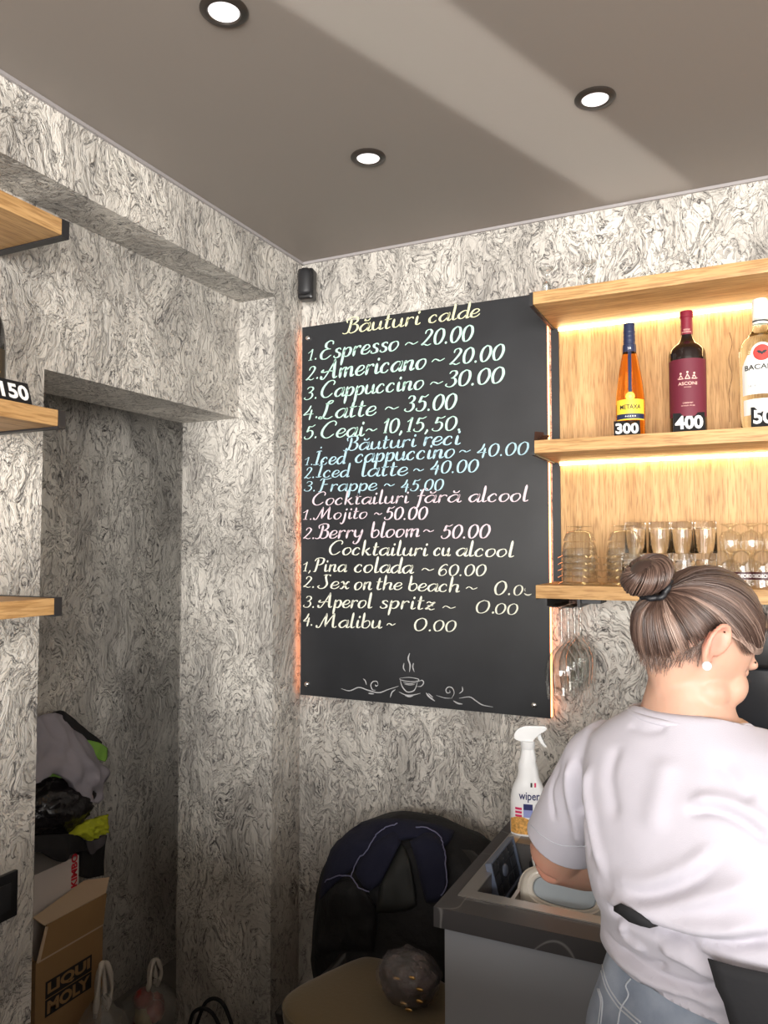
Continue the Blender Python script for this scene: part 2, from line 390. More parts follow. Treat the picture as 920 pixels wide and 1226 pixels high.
bm = bmesh.new(); bx(bm, bx1-BO.x-0.003, bx1-BO.x+0.003, 0.007, 0.0155, 0.004, bz1-BO.z-0.004)
bm_obj('backlight_strip', bm, LED_OR, board)['label'] = 'orange light strip behind the board edge'
SCREW = mat('chrome screw cap', (0.75, 0.74, 0.72), 0.25, metal=1.0)
for px, py in ((369.5, 405), (368, 819), (640, 844)):
    p = at(px, py, 1, YBD); V, Fc = lathe_geo([(0.0, 0.009), (0.004, 0.0088), (0.0085, 0.0065), (0.0095, 0.003), (0.0095, 0.0)], 20)
    V = [(v[0], -v[2], v[1]) for v in V]; mk('screw_cap', V, Fc, SCREW, board, loc=p-BO)
    bm = bmesh.new(); bx(bm, -0.006, 0.006, 0.02, 0.028, -0.006, 0.006)
    V, Fc = tube_geo([(0, 0.006, 0), (0, 0.028, 0)], 0.005, 10); mk('spacer', V, Fc, BLACK_METAL, board, loc=p-BO); bm.free()

# stroke font: x-height 1, every stroke a list of points, slanted when placed
G = {}
def g(ch, w, *strokes): G[ch] = (w, strokes)
g('a', 1.0, [(.86,.88),(.55,1.0),(.2,.75),(.08,.35),(.28,.02),(.55,.12),(.82,.6),(.9,.98)], [(.9,1.0),(.84,.5),(.84,.12),(.98,.0),(1.14,.16)])
g('ă', 1.0, *G['a'][1], [(.38,1.5),(.5,1.32),(.7,1.32),(.86,1.54)])
g('b', .88, [(.12,2.0),(.13,1.2),(.12,.3),(.3,.0),(.6,.05),(.82,.42),(.76,.85),(.5,.98),(.15,.7)])
g('c', .88, [(.70,.76),(.60,.98),(.36,.95),(.1,.55),(.14,.15),(.36,.0),(.58,.06),(.74,.26)])
g('d', 1.02, [(.84,.88),(.55,1.0),(.2,.75),(.08,.35),(.28,.02),(.55,.12),(.84,.6)], [(.9,2.0),(.88,1.2),(.84,.35),(.88,.02),(1.1,.14)])
g('e', .8, [(.14,.42),(.5,.5),(.74,.76),(.58,1.0),(.3,.92),(.08,.5),(.14,.12),(.4,.0),(.66,.12),(.84,.36)])
g('f', .7, [(.95,1.75),(.8,1.98),(.58,1.8),(.48,1.2),(.42,.2),(.3,-.6),(.08,-.8)], [(.16,.95),(.48,1.0),(.82,.98)])
g('h', 1.0, [(.14,2.0),(.14,1.0),(.12,.0)], [(.14,.5),(.4,.92),(.68,.98),(.78,.75),(.74,.3),(.82,.02),(1.06,.16)])
g('i', .48, [(.2,1.0),(.18,.5),(.2,.12),(.34,.0),(.54,.18)], [(.27,1.42),(.3,1.5)])
g('j', .5, [(.3,1.0),(.3,.2),(.22,-.5),(.02,-.78),(-.12,-.6)], [(.36,1.42),(.39,1.5)])
g('k', .95, [(.14,2.0),(.14,1.0),(.12,.0)], [(.72,.98),(.4,.62),(.16,.48)], [(.34,.58),(.6,.2),(.76,.0),(.98,.12)])
g('l', .5, [(.22,2.0),(.2,1.2),(.18,.3),(.3,.0),(.56,.16)])
g('m', 1.5, [(.1,.95),(.14,.5),(.12,.0)], [(.13,.5),(.35,.92),(.58,.98),(.64,.7),(.62,.0)], [(.63,.5),(.86,.92),(1.1,.98),(1.18,.72),(1.16,.25),(1.26,.0),(1.48,.16)])
g('n', 1.02, [(.08,.92),(.15,.95),(.14,.5),(.12,.0)], [(.13,.5),(.38,.92),(.66,.98),(.74,.72),(.7,.25),(.8,.0),(1.04,.16)])
g('o', .9, [(.5,1.0),(.2,.82),(.08,.4),(.26,.02),(.56,.06),(.82,.5),(.74,.9),(.48,1.0)])
g('p', .9, [(.16,1.0),(.14,.2),(.1,-.85)], [(.14,.55),(.4,.95),(.66,.95),(.8,.6),(.66,.15),(.4,.0),(.16,.2)])
g('r', .72, [(.1,.92),(.18,.96),(.16,.5),(.13,.0)], [(.15,.5),(.34,.88),(.56,1.0),(.72,.84)])
g('s', .72, [(.66,.86),(.5,1.02),(.26,.92),(.28,.68),(.56,.42),(.56,.12),(.3,-.02),(.08,.1),(.1,.24)])
g('t', .62, [(.28,1.65),(.24,.9),(.2,.25),(.34,.0),(.6,.16)], [(.02,1.1),(.3,1.08),(.6,1.14)])
g('u', 1.0, [(.14,1.0),(.1,.4),(.24,.04),(.5,.08),(.76,.5)], [(.8,1.0),(.76,.5),(.78,.12),(.92,.0),(1.1,.16)])
g('x', .95, [(.08,.86),(.24,1.0),(.46,.55),(.7,.02),(.92,.14)], [(.88,.92),(.72,.96),(.48,.52),(.2,.04),(.04,.1)])
g('y', .9, [(.12,1.0),(.1,.45),(.28,.12),(.54,.2),(.76,.6)], [(.82,1.0),(.76,.4),(.6,-.4),(.34,-.8),(.08,-.68),(.14,-.44)])
g('z', .9, [(.1,.82),(.28,1.0),(.52,.88),(.76,.96),(.46,.5),(.12,.06),(.36,.12),(.56,-.04),(.86,.1)], [(.2,.5),(.46,.52),(.68,.48)])
g('A', 1.6, [(-.05,.25),(.05,.0),(.3,.05),(.7,.9),(1.12,1.9)], [(1.1,1.95),(1.14,1.0),(1.2,.25),(1.34,.0),(1.55,.15)], [(.1,.95),(.0,.75),(.25,.68),(.7,.78),(1.2,.72)])
g('B', 1.5, [(.75,1.7),(.72,.9),(.6,.2),(.35,.0),(.1,.1)], [(.4,1.35),(.35,1.75),(.85,1.98),(1.25,1.85),(1.3,1.45),(1.05,1.12),(.75,1.05)], [(.8,1.05),(1.25,1.0),(1.42,.6),(1.25,.15),(.9,.0),(.68,.15)])
g('C', 1.4, [(1.25,1.45),(1.32,1.75),(1.08,1.98),(.6,1.8),(.2,1.15),(.15,.5),(.45,.05),(.85,.08),(1.25,.45)])
g('E', 1.25, [(1.12,1.55),(1.1,1.88),(.8,1.98),(.48,1.75),(.46,1.35),(.75,1.1),(.95,1.08)], [(.75,1.08),(.35,.95),(.12,.5),(.25,.08),(.65,.0),(1.1,.35)])
g('F', 1.3, [(.62,1.75),(.55,.9),(.42,.1),(.2,-.05)], [(.2,1.6),(.45,1.85),(.9,1.78),(1.35,1.92)], [(.5,1.0),(.8,1.02),(1.08,1.06)])
g('I', .75, [(.5,1.85),(.42,1.0),(.32,.05)], [(.15,1.75),(.5,1.88),(.78,1.86)], [(.0,.05),(.3,.02),(.62,.12)], [(.56,2.3),(.6,2.36)])
g('L', 1.3, [(.42,1.72),(.6,1.62),(.9,1.72),(1.0,1.95),(.8,2.0),(.62,1.7),(.55,1.0),(.42,.35),(.22,.04),(.02,.10),(.12,.26),(.42,.10),(.8,-.02),(1.18,.22)])
g('M', 2.1, [(-.1,.25),(.0,.0),(.25,.08),(.5,.9),(.78,1.85)], [(.8,1.9),(.8,1.0),(.85,.15)], [(.86,.2),(1.2,1.1),(1.58,1.9)], [(1.58,1.92),(1.56,1.0),(1.62,.2),(1.8,.0),(2.02,.18)])
g('P', 1.3, [(.55,1.75),(.5,.9),(.36,.05),(.15,-.05)], [(.15,1.5),(.35,1.85),(.85,1.98),(1.22,1.75),(1.15,1.2),(.8,.95),(.5,1.0)])
g('S', 1.2, [(1.15,1.75),(.9,1.98),(.7,1.7),(.8,1.2),(.92,.6),(.7,.1),(.3,.0),(.05,.25),(.2,.42)], [(.45,1.85),(.8,1.98),(1.2,1.9)])
g('0', 1.2, [(.62,1.9),(.25,1.55),(.12,.9),(.25,.2),(.55,.0),(.9,.3),(1.08,1.0),(.95,1.65),(.62,1.9)])
g('1', .7, [(.1,1.35),(.35,1.6),(.52,1.9),(.46,1.0),(.4,.05)], [(.2,.02),(.4,.04),(.62,.02)])
g('2', 1.25, [(.3,1.45),(.4,1.8),(.75,1.92),(1.02,1.6),(.85,1.1),(.45,.5),(.1,.08),(.4,.14),(.75,.0),(1.12,.14)])
g('3', 1.15, [(.3,1.6),(.5,1.88),(.85,1.85),(.98,1.5),(.75,1.15),(.5,1.02)], [(.5,1.02),(.88,.95),(1.0,.5),(.75,.08),(.4,.0),(.1,.2),(.2,.38)])
g('4', 1.15, [(.7,1.9),(.5,1.2),(.1,.62),(.5,.68),(1.08,.62)], [(.86,1.25),(.8,.6),(.74,-.15)])
g('5', 1.2, [(.5,1.8),(.42,1.4),(.36,1.05),(.65,1.2),(.95,1.0),(1.0,.5),(.72,.05),(.35,.0),(.1,.2),(.18,.36)], [(.5,1.8),(.85,1.72),(1.2,1.95)])
g('6', 1.15, [(1.0,1.7),(.78,1.92),(.4,1.6),(.15,.9),(.2,.25),(.5,.0),(.85,.18),(1.0,.6),(.8,1.05),(.5,1.05),(.22,.65)])
g('.', .42, [(.14,.06),(.19,.11)]); g(',', .45, [(.22,.16),(.2,-.05),(.06,-.38)])
g('~', 1.5, [(.0,.42),(.28,.7),(.62,.6),(.95,.42),(1.45,.66)])
def word_geo(s, lw, kx=1.0):
    """ribbons of a word in font units; returns V (x, y), faces, width"""
    V = []; Fc = []; x = 0.0; sl = 0.20
    for ch in s:
        if ch == ' ': x += 0.7; continue
        wd, strokes = G[ch]
        for st in strokes:
            P = catmull([Vector((a+random.uniform(-.015, .015), b+random.uniform(-.015, .015), 0)) for a, b in st], 7)
            P = [Vector(((p.x+x)*kx+sl*p.y, p.y, 0)) for p in P]; n = len(P); o = len(V)
            for i, p in enumerate(P):
                d = (P[min(i+1, n-1)]-P[max(i-1, 0)]).normalized()
                k = abs(d.y); wdt = lw*(0.36+(1.0 if d.y < 0 or ch in '0' else 0.35)*k**1.6)
                e = min(i, n-1-i); wdt *= (0.55, 0.85, 1.0)[min(e, 2)] if n > 8 else 1.25
                if ch in '.,ij' and n <= 8: wdt = lw*1.05
                nrm = Vector((-d.y, d.x, 0)); V.append(p+nrm*wdt/2); V.append(p-nrm*wdt/2)
            for i in range(n-1): Fc.append((o+2*i, o+2*i+1, o+2*i+3, o+2*i+2))
            # rounded nib ends
            for q, dirn in ((0, -1), (n-1, 1)):
                c = P[q]; a, b = V[o+2*q], V[o+2*q+1]; r = (a-b).length/2; tdir = (P[q]-P[q-1 if q else 1]).normalized()
                base = len(V); V.append(c+tdir*r*0.9); V.append(c+tdir*r*.6+(a-c)*.75); V.append(c+tdir*r*.6+(b-c)*.75)
                Fc.append((o+2*q, base+1, base, base+2, o+2*q+1))
        x += wd+0.1
    return V, Fc, x
CH = {'y': (0.74, 0.74, 0.48), 'm': (0.50, 0.74, 0.64), 'b': (0.42, 0.62, 0.71), 'p': (0.74, 0.60, 0.66), 'c': (0.80, 0.80, 0.68), 'g': (0.45, 0.45, 0.46)}
CHM = {k: mat('chalk pen '+k, v, 0.75, vary=0.10, vscale=150) for k, v in CH.items()}
# each word: text, left px, right px, baseline y at left, at right, height in px of an x-height letter (digits / capitals: of theirs)
LINES = [
 ('y', [('Băuturi', 410, 504, 400, 388, 9.3), ('calde', 513, 575, 387, 378.5, 9)]),
 ('m', [('1.', 369, 379, 432, 430, 6.5), ('Espresso', 383, 478, 430.5, 419, 10.5), ('~', 485, 501, 417, 415, 9), ('20.00', 504, 568, 414, 407.5, 9.6)]),
 ('m', [('2.', 366, 381, 456, 453, 8), ('Americano', 383, 511, 454, 441, 11), ('~', 517, 533, 437, 435, 9), ('20.00', 538, 605, 437, 430, 9.6)]),
 ('m', [('3.', 364, 379, 479, 477, 7.6), ('Cappuccino', 384, 508, 476.5, 465.5, 10), ('~', 515, 531, 464, 462, 8.5), ('30.00', 533, 605, 463.5, 458, 9.8)]),
 ('m', [('4.', 363, 380, 502, 500, 7.8), ('Latte', 381, 451, 502, 497, 10.5), ('~', 461, 478, 494, 493, 9), ('35.00', 484, 548, 493, 489.5, 9.6)]),
 ('m', [('5.', 364, 379, 526, 524, 8), ('Ceai', 384, 437, 525, 521.5, 10), ('~', 438, 452, 520, 519, 9), ('10,', 459, 482, 518.5, 517.5, 8.8), ('15,', 487, 513, 517, 516, 8.8), ('50.', 517, 551, 516, 515, 8.8)]),
 ('b', [('Băuturi', 411, 499, 540, 534.5, 8.6), ('reci', 507, 552, 533.5, 532, 10)]),
 ('b', [('1.', 365, 374, 557, 556.5, 4.8), ('Iced', 375, 416, 557, 555, 8.8), ('cappuccino', 425, 545, 554, 547.5, 9.6), ('~', 550, 564, 545, 544, 8), ('40.00', 571, 634, 547, 544, 7.8)]),
 ('b', [('2.', 364, 376, 573, 572, 6.6), ('Iced', 378, 420, 571.5, 571, 8), ('latte', 433, 489, 570.5, 569, 9.4), ('~', 495, 508, 567, 567, 8), ('40.00', 515, 574, 567, 565, 7.8)]),
 ('b', [('3.', 364, 377, 588, 588, 6), ('Frappe', 381, 452, 588.5, 587, 8.2), ('~', 460, 473, 585, 585, 8), ('45.00', 480, 532, 588, 587, 7)]),
 ('p', [('Cocktailuri', 374, 490, 605, 602, 7.9), ('fără', 496, 553, 602, 601, 8.6), ('alcool', 561, 633, 601, 600, 9.2)]),
 ('p', [('1.', 363, 373, 622, 622, 6), ('Mojito', 375, 440, 622, 620.5, 7.4), ('~', 448, 458, 619, 619, 7), ('50.00', 460, 513, 622, 622, 7.9)]),
 ('p', [('2.', 363, 376, 645, 645, 6.8), ('Berry', 377, 435, 645, 643.5, 8.9), ('bloom', 444, 503, 643.5, 642.5, 9.2), ('~', 507, 520, 640, 640, 8), ('50.00', 528, 588, 644.5, 644, 8.4)]),
 ('c', [('Cocktailuri', 394, 513, 664, 665.5, 8.6), ('cu', 519, 540, 665, 665.5, 9), ('alcool', 546, 616, 665.5, 667, 9.2)]),
 ('c', [('1,', 363, 372, 684, 684, 5.8), ('Pina', 375, 416, 684, 684.5, 8.2), ('colada', 424, 496, 685, 686.5, 9.2), ('~', 505, 520, 686, 686.5, 8), ('60.00', 525, 583, 689, 689.5, 7)]),
 ('c', [('2.', 363, 376, 703, 703.5, 6.8), ('Sex', 380, 419, 704.5, 705, 8.4), ('on', 424, 446, 706, 706, 9), ('the', 451, 482, 706, 706, 8.4), ('beach', 489, 551, 707, 709, 8.8), ('~', 558, 572, 708, 709, 8), ('0.', 592, 611, 712, 712, 8.6), ('0', 615, 627, 712.5, 713, 6.5)]),
 ('c', [('3.', 363, 376, 727, 727.5, 7), ('Aperol', 380, 446, 727, 728, 8.8), ('spritz', 455, 522, 728, 730, 9), ('~', 530, 546, 731, 732, 8), ('0.', 570, 592, 734, 734, 8), ('00', 593, 621, 735, 736, 6.8)]),
 ('c', [('4.', 363, 374, 748, 749, 7.2), ('Malibu', 378, 458, 751, 752, 8.6), ('~', 463, 474, 752, 752, 8), ('0.', 496, 516, 755, 755.5, 8), ('00', 519, 547, 755.5, 756.5, 7)]),
]
YT = YBD-0.0004
for cl, words in LINES:
    for s, xa, xb, ya, yb, xh in words:
        VV = []; FF = []
        A = at(xa, ya, 1, YT); B = at(xb, yb, 1, YT); C_ = at(xa, ya-xh, 1, YT); h = C_.z-A.z
        V, Fc, wd = word_geo(s, 0.21); L_px = (B.x-A.x)/h; x0_, x1_ = min(v.x for v in V), max(v.x for v in V); kx = max(0.5, (L_px-0.35)/(x1_-x0_-0.35)); V, Fc, wd = word_geo(s, 0.25, kx)
        mx = max(v.x for v in V); mn = min(v.x for v in V); sx = (B.x-A.x)/(mx-mn); ex = Vector((1, 0, (B.z-A.z)/(B.x-A.x)))
        o = len(VV)
        for v in V:
            q = A+ex*((v.x-mn)*sx)+Vector((0, 0, v.y*h)); VV.append(q-BO)
        FF += [tuple(i+o for i in f) for f in Fc]
        mk('lettering', VV, FF, CHM[cl], board, smooth=False)['kind'] = 'stuff'
# little drawn cup with scrolls, and the rubbed-out digit, in thin chalk strokes
def px_stroke(pts, wpx, sc_=4.0, ox=390, oy=760):
    P = catmull([Vector((ox+u/sc_, oy+v/sc_, 0)) for u, v in pts], 6); V = []; Fc = []; n = len(P)
    for i, p in enumerate(P):
        d = (P[min(i+1, n-1)]-P[max(i-1, 0)]).normalized(); nn = Vector((-d.y, d.x, 0)); e = min(i, n-1-i)/max(1, n/2); w_ = wpx*(0.35+0.65*min(1, e*2))/2
        for s_ in (1, -1): q = p+nn*w_*s_; V.append(at(q.x, q.y, 1, YT)-BO)
    for i in range(n-1): Fc.append((2*i, 2*i+1, 2*i+3, 2*i+2))
    return V, Fc
cup = [([(403,88),(396,115),(405,145),(402,178)],1.6),([(376,135),(373,158),(382,175)],1.2),([(421,135),(418,155),(425,178)],1.2),
 ([(356,208),(400,204),(444,212),(440,222),(400,224),(360,216),(356,208)],.9),([(357,212),(366,245),(385,270),(405,274),(428,262),(442,220)],1.3),([(372,228),(400,234),(434,230)],.8),([(378,236),(402,240),(428,238)],.8),
 ([(444,224),(462,218),(470,230),(458,246),(438,248)],1.1),([(352,274),(385,288),(420,288),(455,280)],1.1),([(380,290),(402,296),(425,288)],1.6),
 ([(75,258),(115,268),(160,252),(205,266),(255,277),(300,262),(350,246)],1.2),([(205,280),(232,283)],1.5),([(180,210),(190,220),(196,240)],1.1),
 ([(252,238),(246,224),(228,224),(217,240),(224,262),(240,266)],1.1),([(252,240),(242,246),(238,238)],1.1),([(335,262),(318,276),(310,300)],1.3),
 ([(482,278),(496,296),(524,318)],1.9),([(492,280),(514,300)],1.0),([(530,290),(570,302),(605,304)],.7),([(604,304),(616,280),(608,256),(590,250),(577,262),(582,278),(596,276),(594,266)],1.1),([(655,248),(656,268),(640,282)],1.2),([(612,316),(634,328),(656,332)],1.7),
 ([(640,304),(690,298),(720,316),(752,336),(802,346)],1.2)]
V, Fc = merge([px_stroke(a, b) for a, b in cup])
mk('cup_drawing', V, Fc, CHM['g'], board, smooth=False)
bpy.data.objects['cup_drawing']['kind'] = 'stuff'; bpy.data.objects['cup_drawing']['label'] = 'thin chalk drawing of a steaming cup between scrolls'
V, Fc = merge([px_stroke([(692,650),(705,660),(722,662),(740,655)], 1.6, 5.41, 500, 590), px_stroke([(700,640),(696,628),(700,616)], .5, 5.41, 500, 590)])
mk('lettering', V, Fc, CHM['c'], board, smooth=False)

# ------------------------------------------------------------------ small black speaker in the corner
p0 = at(367.5, 343, 1, 2.33)
t = empty('corner_sensor', (p0.x, 2.33, p0.z-0.05), rz=math.radians(12), label='small black rounded wall device in the corner under the ceiling', cat='sensor')
box('housing', -0.029, 0.029, -0.02, 0.030, 0.0, 0.112, BLACK_PLASTIC, t, bev=0.012, seg=4)
V, Fc = lathe_geo([(0.0, 0.111), (0.012, 0.109), (0.021, 0.100), (0.024, 0.088), (0.024, 0.028), (0.020, 0.016), (0.0, 0.012)], 24)
V = [(v[0]*1.05, v[1]*0.62-0.020, v[2]) for v in V]; mk('lens_cover', V, Fc, BLACK_METAL, t)
box('bracket', -0.022, 0.0, 0.028, 0.066, 0.045, 0.075, BLACK_PLASTIC, t)
for z in (0.030, 0.080): box('seam', -0.0295, 0.0295, -0.021, -0.0195, z, z+0.002, BLACK_METAL, t)

# ------------------------------------------------------------------ oak shelf unit on the back wall
SX0, SX1, SY, TH = -0.541, 1.05, 2.11, 0.036
ZS = [1.498, 1.901, 2.322]                  # tops; thickness below
unit = empty('wall_shelf_unit', ((SX0+SX1)/2, YB, ZS[0]-TH), label='oak wall shelf unit with warm light strips beside the menu board', cat='shelf unit')
UO = unit.location.copy()
def rel(name, x0, x1, y0, y1, z0, z1, m, par, O, **k): return box(name, x0-O.x, x1-O.x, y0-O.y, y1-O.y, z0-O.z, z1-O.z, m, par, **k)
rel('back_panel', SX0+0.012, SX1, YB-0.018, YB, ZS[0], ZS[2]-TH, OAK_Z, unit, UO)
for z in ZS: rel('shelf', SX0, SX1, SY, YB-0.0185 if z > ZS[0]+.1 else YB-0.0185, z-TH, z, OAK_X, unit, UO, bev=0.0012)
rel('post', SX0-0.012, SX0+0.012, YB-0.026, YB, ZS[0], ZS[2]-TH, BLACK_METAL, unit, UO)
for z in ZS: rel('bracket', SX0-0.010, SX0-0.0005, SY+(0.006 if z < 2 else -0.002), YB-0.028, z-TH-0.004, z-(0.002 if z > 2 else TH-0.006), BLACK_METAL, unit, UO)
rel('side_post', SX1, SX1+0.012, SY, YB, ZS[0]-TH, ZS[2], BLACK_METAL, unit, UO)
LED_W = mat('warm white light strip', (1, 1, 1), 0.5, emit=(1.0, 0.74, 0.34), es=17.0)
for z in ZS[1:]: rel('light_strip', SX0+0.012, SX1-0.02, YB-0.030, YB-0.0186, z-TH-0.008, z-TH, LED_W, unit, UO)['label'] = 'warm white light strip under the shelf'
# knot and long dark crack in the back panel
CRK = mat('dark wood crack', (0.16, 0.085, 0.035), 0.8)
def crack(pts, wd):
    P = catmull([at(a, b, 1, YB-0.0183) for a, b in pts], 6); V = []
    for i, p in enumerate(P):
        k = wd*(0.5+0.5*random.random()); V += [p+Vector((-k, 0, 0))-UO, p+Vector((k, 0, 0))-UO]
    return V, [(2*i, 2*i+1, 2*i+3, 2*i+2) for i in range(len(P)-1)]
for V, Fc in (crack([(874, 398), (877, 412), (873, 430), (877, 450), (873, 470), (874, 486), (874, 505)], 0.0011), crack([(671, 412), (668, 428), (670, 440), (667, 460)], 0.0007), crack([(817, 560), (812, 580), (815, 600)], 0.0005)):
    mk('wood_crack', V, Fc, CRK, unit, smooth=False)

# small dark card clip at the left end of the middle shelf
p = at(648, 517, 1, 2.14)
t = empty('card_clip', (p.x, 2.15, ZS[1]), rz=math.radians(-35), label='small glossy dark card clip at the left end of the middle oak shelf', cat='card holder')
DKB = mat('dark brown gloss', (0.05, 0.025, 0.018), 0.2)
prism('card', [(-0.016, 0.0), (-0.012, 0.030), (-0.010, 0.030), (-0.012, 0.0)], -0.016, 0.016, DKB, t)
prism('foot', [(-0.012, 0.0), (0.016, 0.018), (0.017, 0.016), (-0.010, 0.0)], -0.014, 0.014, DKB, t)

# ------------------------------------------------------------------ bottles and price cards
def price_card(num, loc, rz, label, w_=0.068, h_=0.046):
    t = empty('price_card', loc, rz, label, 'price card', 'price cards on the shelves')
    lean = 0.016
    prism('card', [(-0.001, 0.0), (lean, h_), (lean+0.002, h_), (0.026, 0.0), (0.0235, 0.0), (lean+0.0005, h_-0.004), (0.0015, 0.0)], -w_/2, w_/2, BLACK_PLASTIC, t, axis=0)
    # the prism runs along x: profile is in (y, z)
    V, Fc = fit_text(num, w_*0.88, h_*0.68, bold=0.035)
    V = [(v.x, -0.0016+(v.y+h_*0.18)/h_*(lean+0.001), v.y+h_*0.18) for v in V]
    mk('number', V, Fc, WHITE, t, smooth=False)
    return t
AMBER = mat('amber spirit in glass', (0.95, 0.36, 0.045), 0.03, trans=1.0, ior=1.33)
NAVY = mat('navy foil', (0.02, 0.028, 0.07), 0.35); YEL = mat('yellow label', (0.88, 0.62, 0.05), 0.45); GOLD = mat('gold print', (0.75, 0.5, 0.18), 0.35, metal=0.6)
WINE = mat('dark wine glass', (0.012, 0.006, 0.005), 0.06, coat=0.6); BURG = mat('burgundy paper label', (0.13, 0.012, 0.028), 0.6); CAPS = mat('burgundy capsule', (0.20, 0.012, 0.03), 0.4)
PALE = mat('pale rum in glass', (0.90, 0.95, 0.84), 0.02, trans=1.0, ior=1.36); CREAM = mat('cream paper label', (0.78, 0.77, 0.72), 0.6); INK = mat('black ink', (0.02, 0.02, 0.022), 0.6); RED = mat('red seal', (0.62, 0.03, 0.02), 0.5); GREY = mat('grey print', (0.42, 0.42, 0.42), 0.6); PINKP = mat('rose gold print', (0.80, 0.50, 0.42), 0.5)
def disc(Rf, cx, z, r, off, face=-PI/2, n=28, ring=None, m=None):
    V = []; 
    if ring:
        for k in range(n):
            a = 2*PI*k/n; V += [Vector((cx+r*math.cos(a), z+r*math.sin(a), 0)), Vector((cx+ring*math.cos(a), z+ring*math.sin(a), 0))]
        return wrap(V, Rf, 0, face, off), [(2*k, 2*((k+1) % n), 2*((k+1) % n)+1, 2*k+1) for k in range(n)]
    V = [Vector((cx, z, 0))]+[Vector((cx+r*math.cos(2*PI*k/n), z+r*math.sin(2*PI*k/n), 0)) for k in range(n)]
    return wrap(V, Rf, 0, face, off), [(0, 1+k, 1+(k+1) % n) for k in range(n)]
def wtext(s, w_, h_, z, Rf, m, par, name='print', bold=0.0, off=0.0013, cx=0.0, **k):
    V, Fc = fit_text(s, w_, h_, bold, **k); V = [Vector((v.x+cx, v.y, 0)) for v in V]
    return mk(name, wrap(V, Rf, z, off=off), Fc, m, par, smooth=False)
def face_cam(p, extra=0.0): return math.atan2(-p.x, p.y)*-1*0+math.atan2(p.x, p.y)*-1+extra
ZM = ZS[1]
# amber brandy
p = at(754.5, 450, 1, 2.20); t = empty('brandy_bottle', (p.x, 2.20, ZM), face_cam(p), 'tall slim amber brandy bottle with navy cap and yellow label', 'bottle')
pr = smooth_prof([(0.0385, 0.004), (0.039, 0.02), (0.039, 0.085), (0.0375, 0.12), (0.030, 0.18), (0.022, 0.225), (0.0165, 0.250), (0.0145, 0.268), (0.0145, 0.290)], 4)
Rf = rad_fn(pr); lathe('glass_body', [(0, 0.006), (0.030, 0.003), (0.036, 0.0)]+pr+[(0, 0.290)], AMBER, t, 40)
lathe('cap', [(0.0185, 0.238), (0.0182, 0.262), (0.0160, 0.264), (0.0158, 0.318), (0.0150, 0.322), (0, 0.3225)], NAVY, t, 32)
V, Fc = merge([lathe_geo([(0.0162, z), (0.0168, z+0.002), (0.0162, z+0.004)], 32) for z in (0.272, 0.284, 0.296)]); mk('cap_ridge', V, Fc, NAVY, t)
V, Fc = patch(Rf, 0.009, 0.122, 0.240, off=0.0012, nu=4, nv=20); mk('neck_ribbon', V, Fc, NAVY, t)
V, Fc = patch(Rf, 0.088, 0.048, 0.105, nu=24); mk('label', V, Fc, YEL, t)['label'] = 'yellow label with a navy band'
V, Fc = disc(Rf, 0, 0.112, 0.0125, 0.0013); mk('seal', V, Fc, YEL, t)
V, Fc = disc(Rf, 0, 0.112, 0.0095, 0.0016, ring=0.0080); mk('seal_ring', V, Fc, GOLD, t)
V, Fc = disc(Rf, 0, 0.112, 0.005, 0.0016); mk('seal_emblem', V, Fc, GOLD, t)
V, Fc = patch(Rf, 0.088, 0.051, 0.065, off=0.0006, nu=24); mk('band', V, Fc, NAVY, t)
wtext('METAXA', 0.058, 0.0125, 0.0775, Rf, INK, t, bold=0.02); wtext('★★★★★', 0.030, 0.005, 0.0555, Rf, WHITE, t)
wtext('5★', 0.009, 0.008, 0.246, lambda z: 0.0185, WHITE, t)
price_card('300', (p.x-0.002, 2.148, ZM), face_cam(p)+0.05, 'black price card reading 300 in front of the amber brandy bottle')
# red wine
p = at(823.5, 450, 1, 2.20); t = empty('wine_bottle', (p.x, 2.20, ZM), face_cam(p), 'dark red wine bottle with burgundy label and burgundy capsule', 'bottle')
pr = [(0.045, 0.006), (0.0465, 0.012), (0.0475, 0.10), (0.048, 0.205)]+smooth_prof([(0.048, 0.205), (0.0455, 0.226), (0.036, 0.240), (0.022, 0.252), (0.0155, 0.266), (0.0145, 0.285)], 4)+[(0.0145, 0.325)]
Rf = rad_fn(pr); lathe('glass_body', [(0, 0.004), (0.040, 0.0)]+pr+[(0, 0.325)], WINE, t, 44)
lathe('capsule', [(0.0152, 0.272), (0.0158, 0.300), (0.0158, 0.318), (0.0175, 0.320), (0.0175, 0.334), (0.0165, 0.3365), (0, 0.337)], CAPS, t, 32)
V, Fc = patch(Rf, 0.122, 0.046, 0.199, nu=30); mk('label', V, Fc, BURG, t)
V, Fc = patch(lambda z: 0.0158, 0.026, 0.277, 0.2785, off=0.0004); mk('capsule_band', V, Fc, PINKP, t)
wtext('WWW', 0.018, 0.006, 0.280, lambda z: 0.0158, PINKP, t, name='capsule_print')
wtext('ASCONI', 0.048, 0.0085, 0.128, Rf, PINKP, t, bold=0.01); wtext('WINERY', 0.018, 0.0028, 0.121, Rf, PINKP, t); wtext('CABERNET', 0.026, 0.0035, 0.079, Rf, PINKP, t); wtext('SAUVIGNON  DRY RED', 0.034, 0.003, 0.072, Rf, PINKP, t)
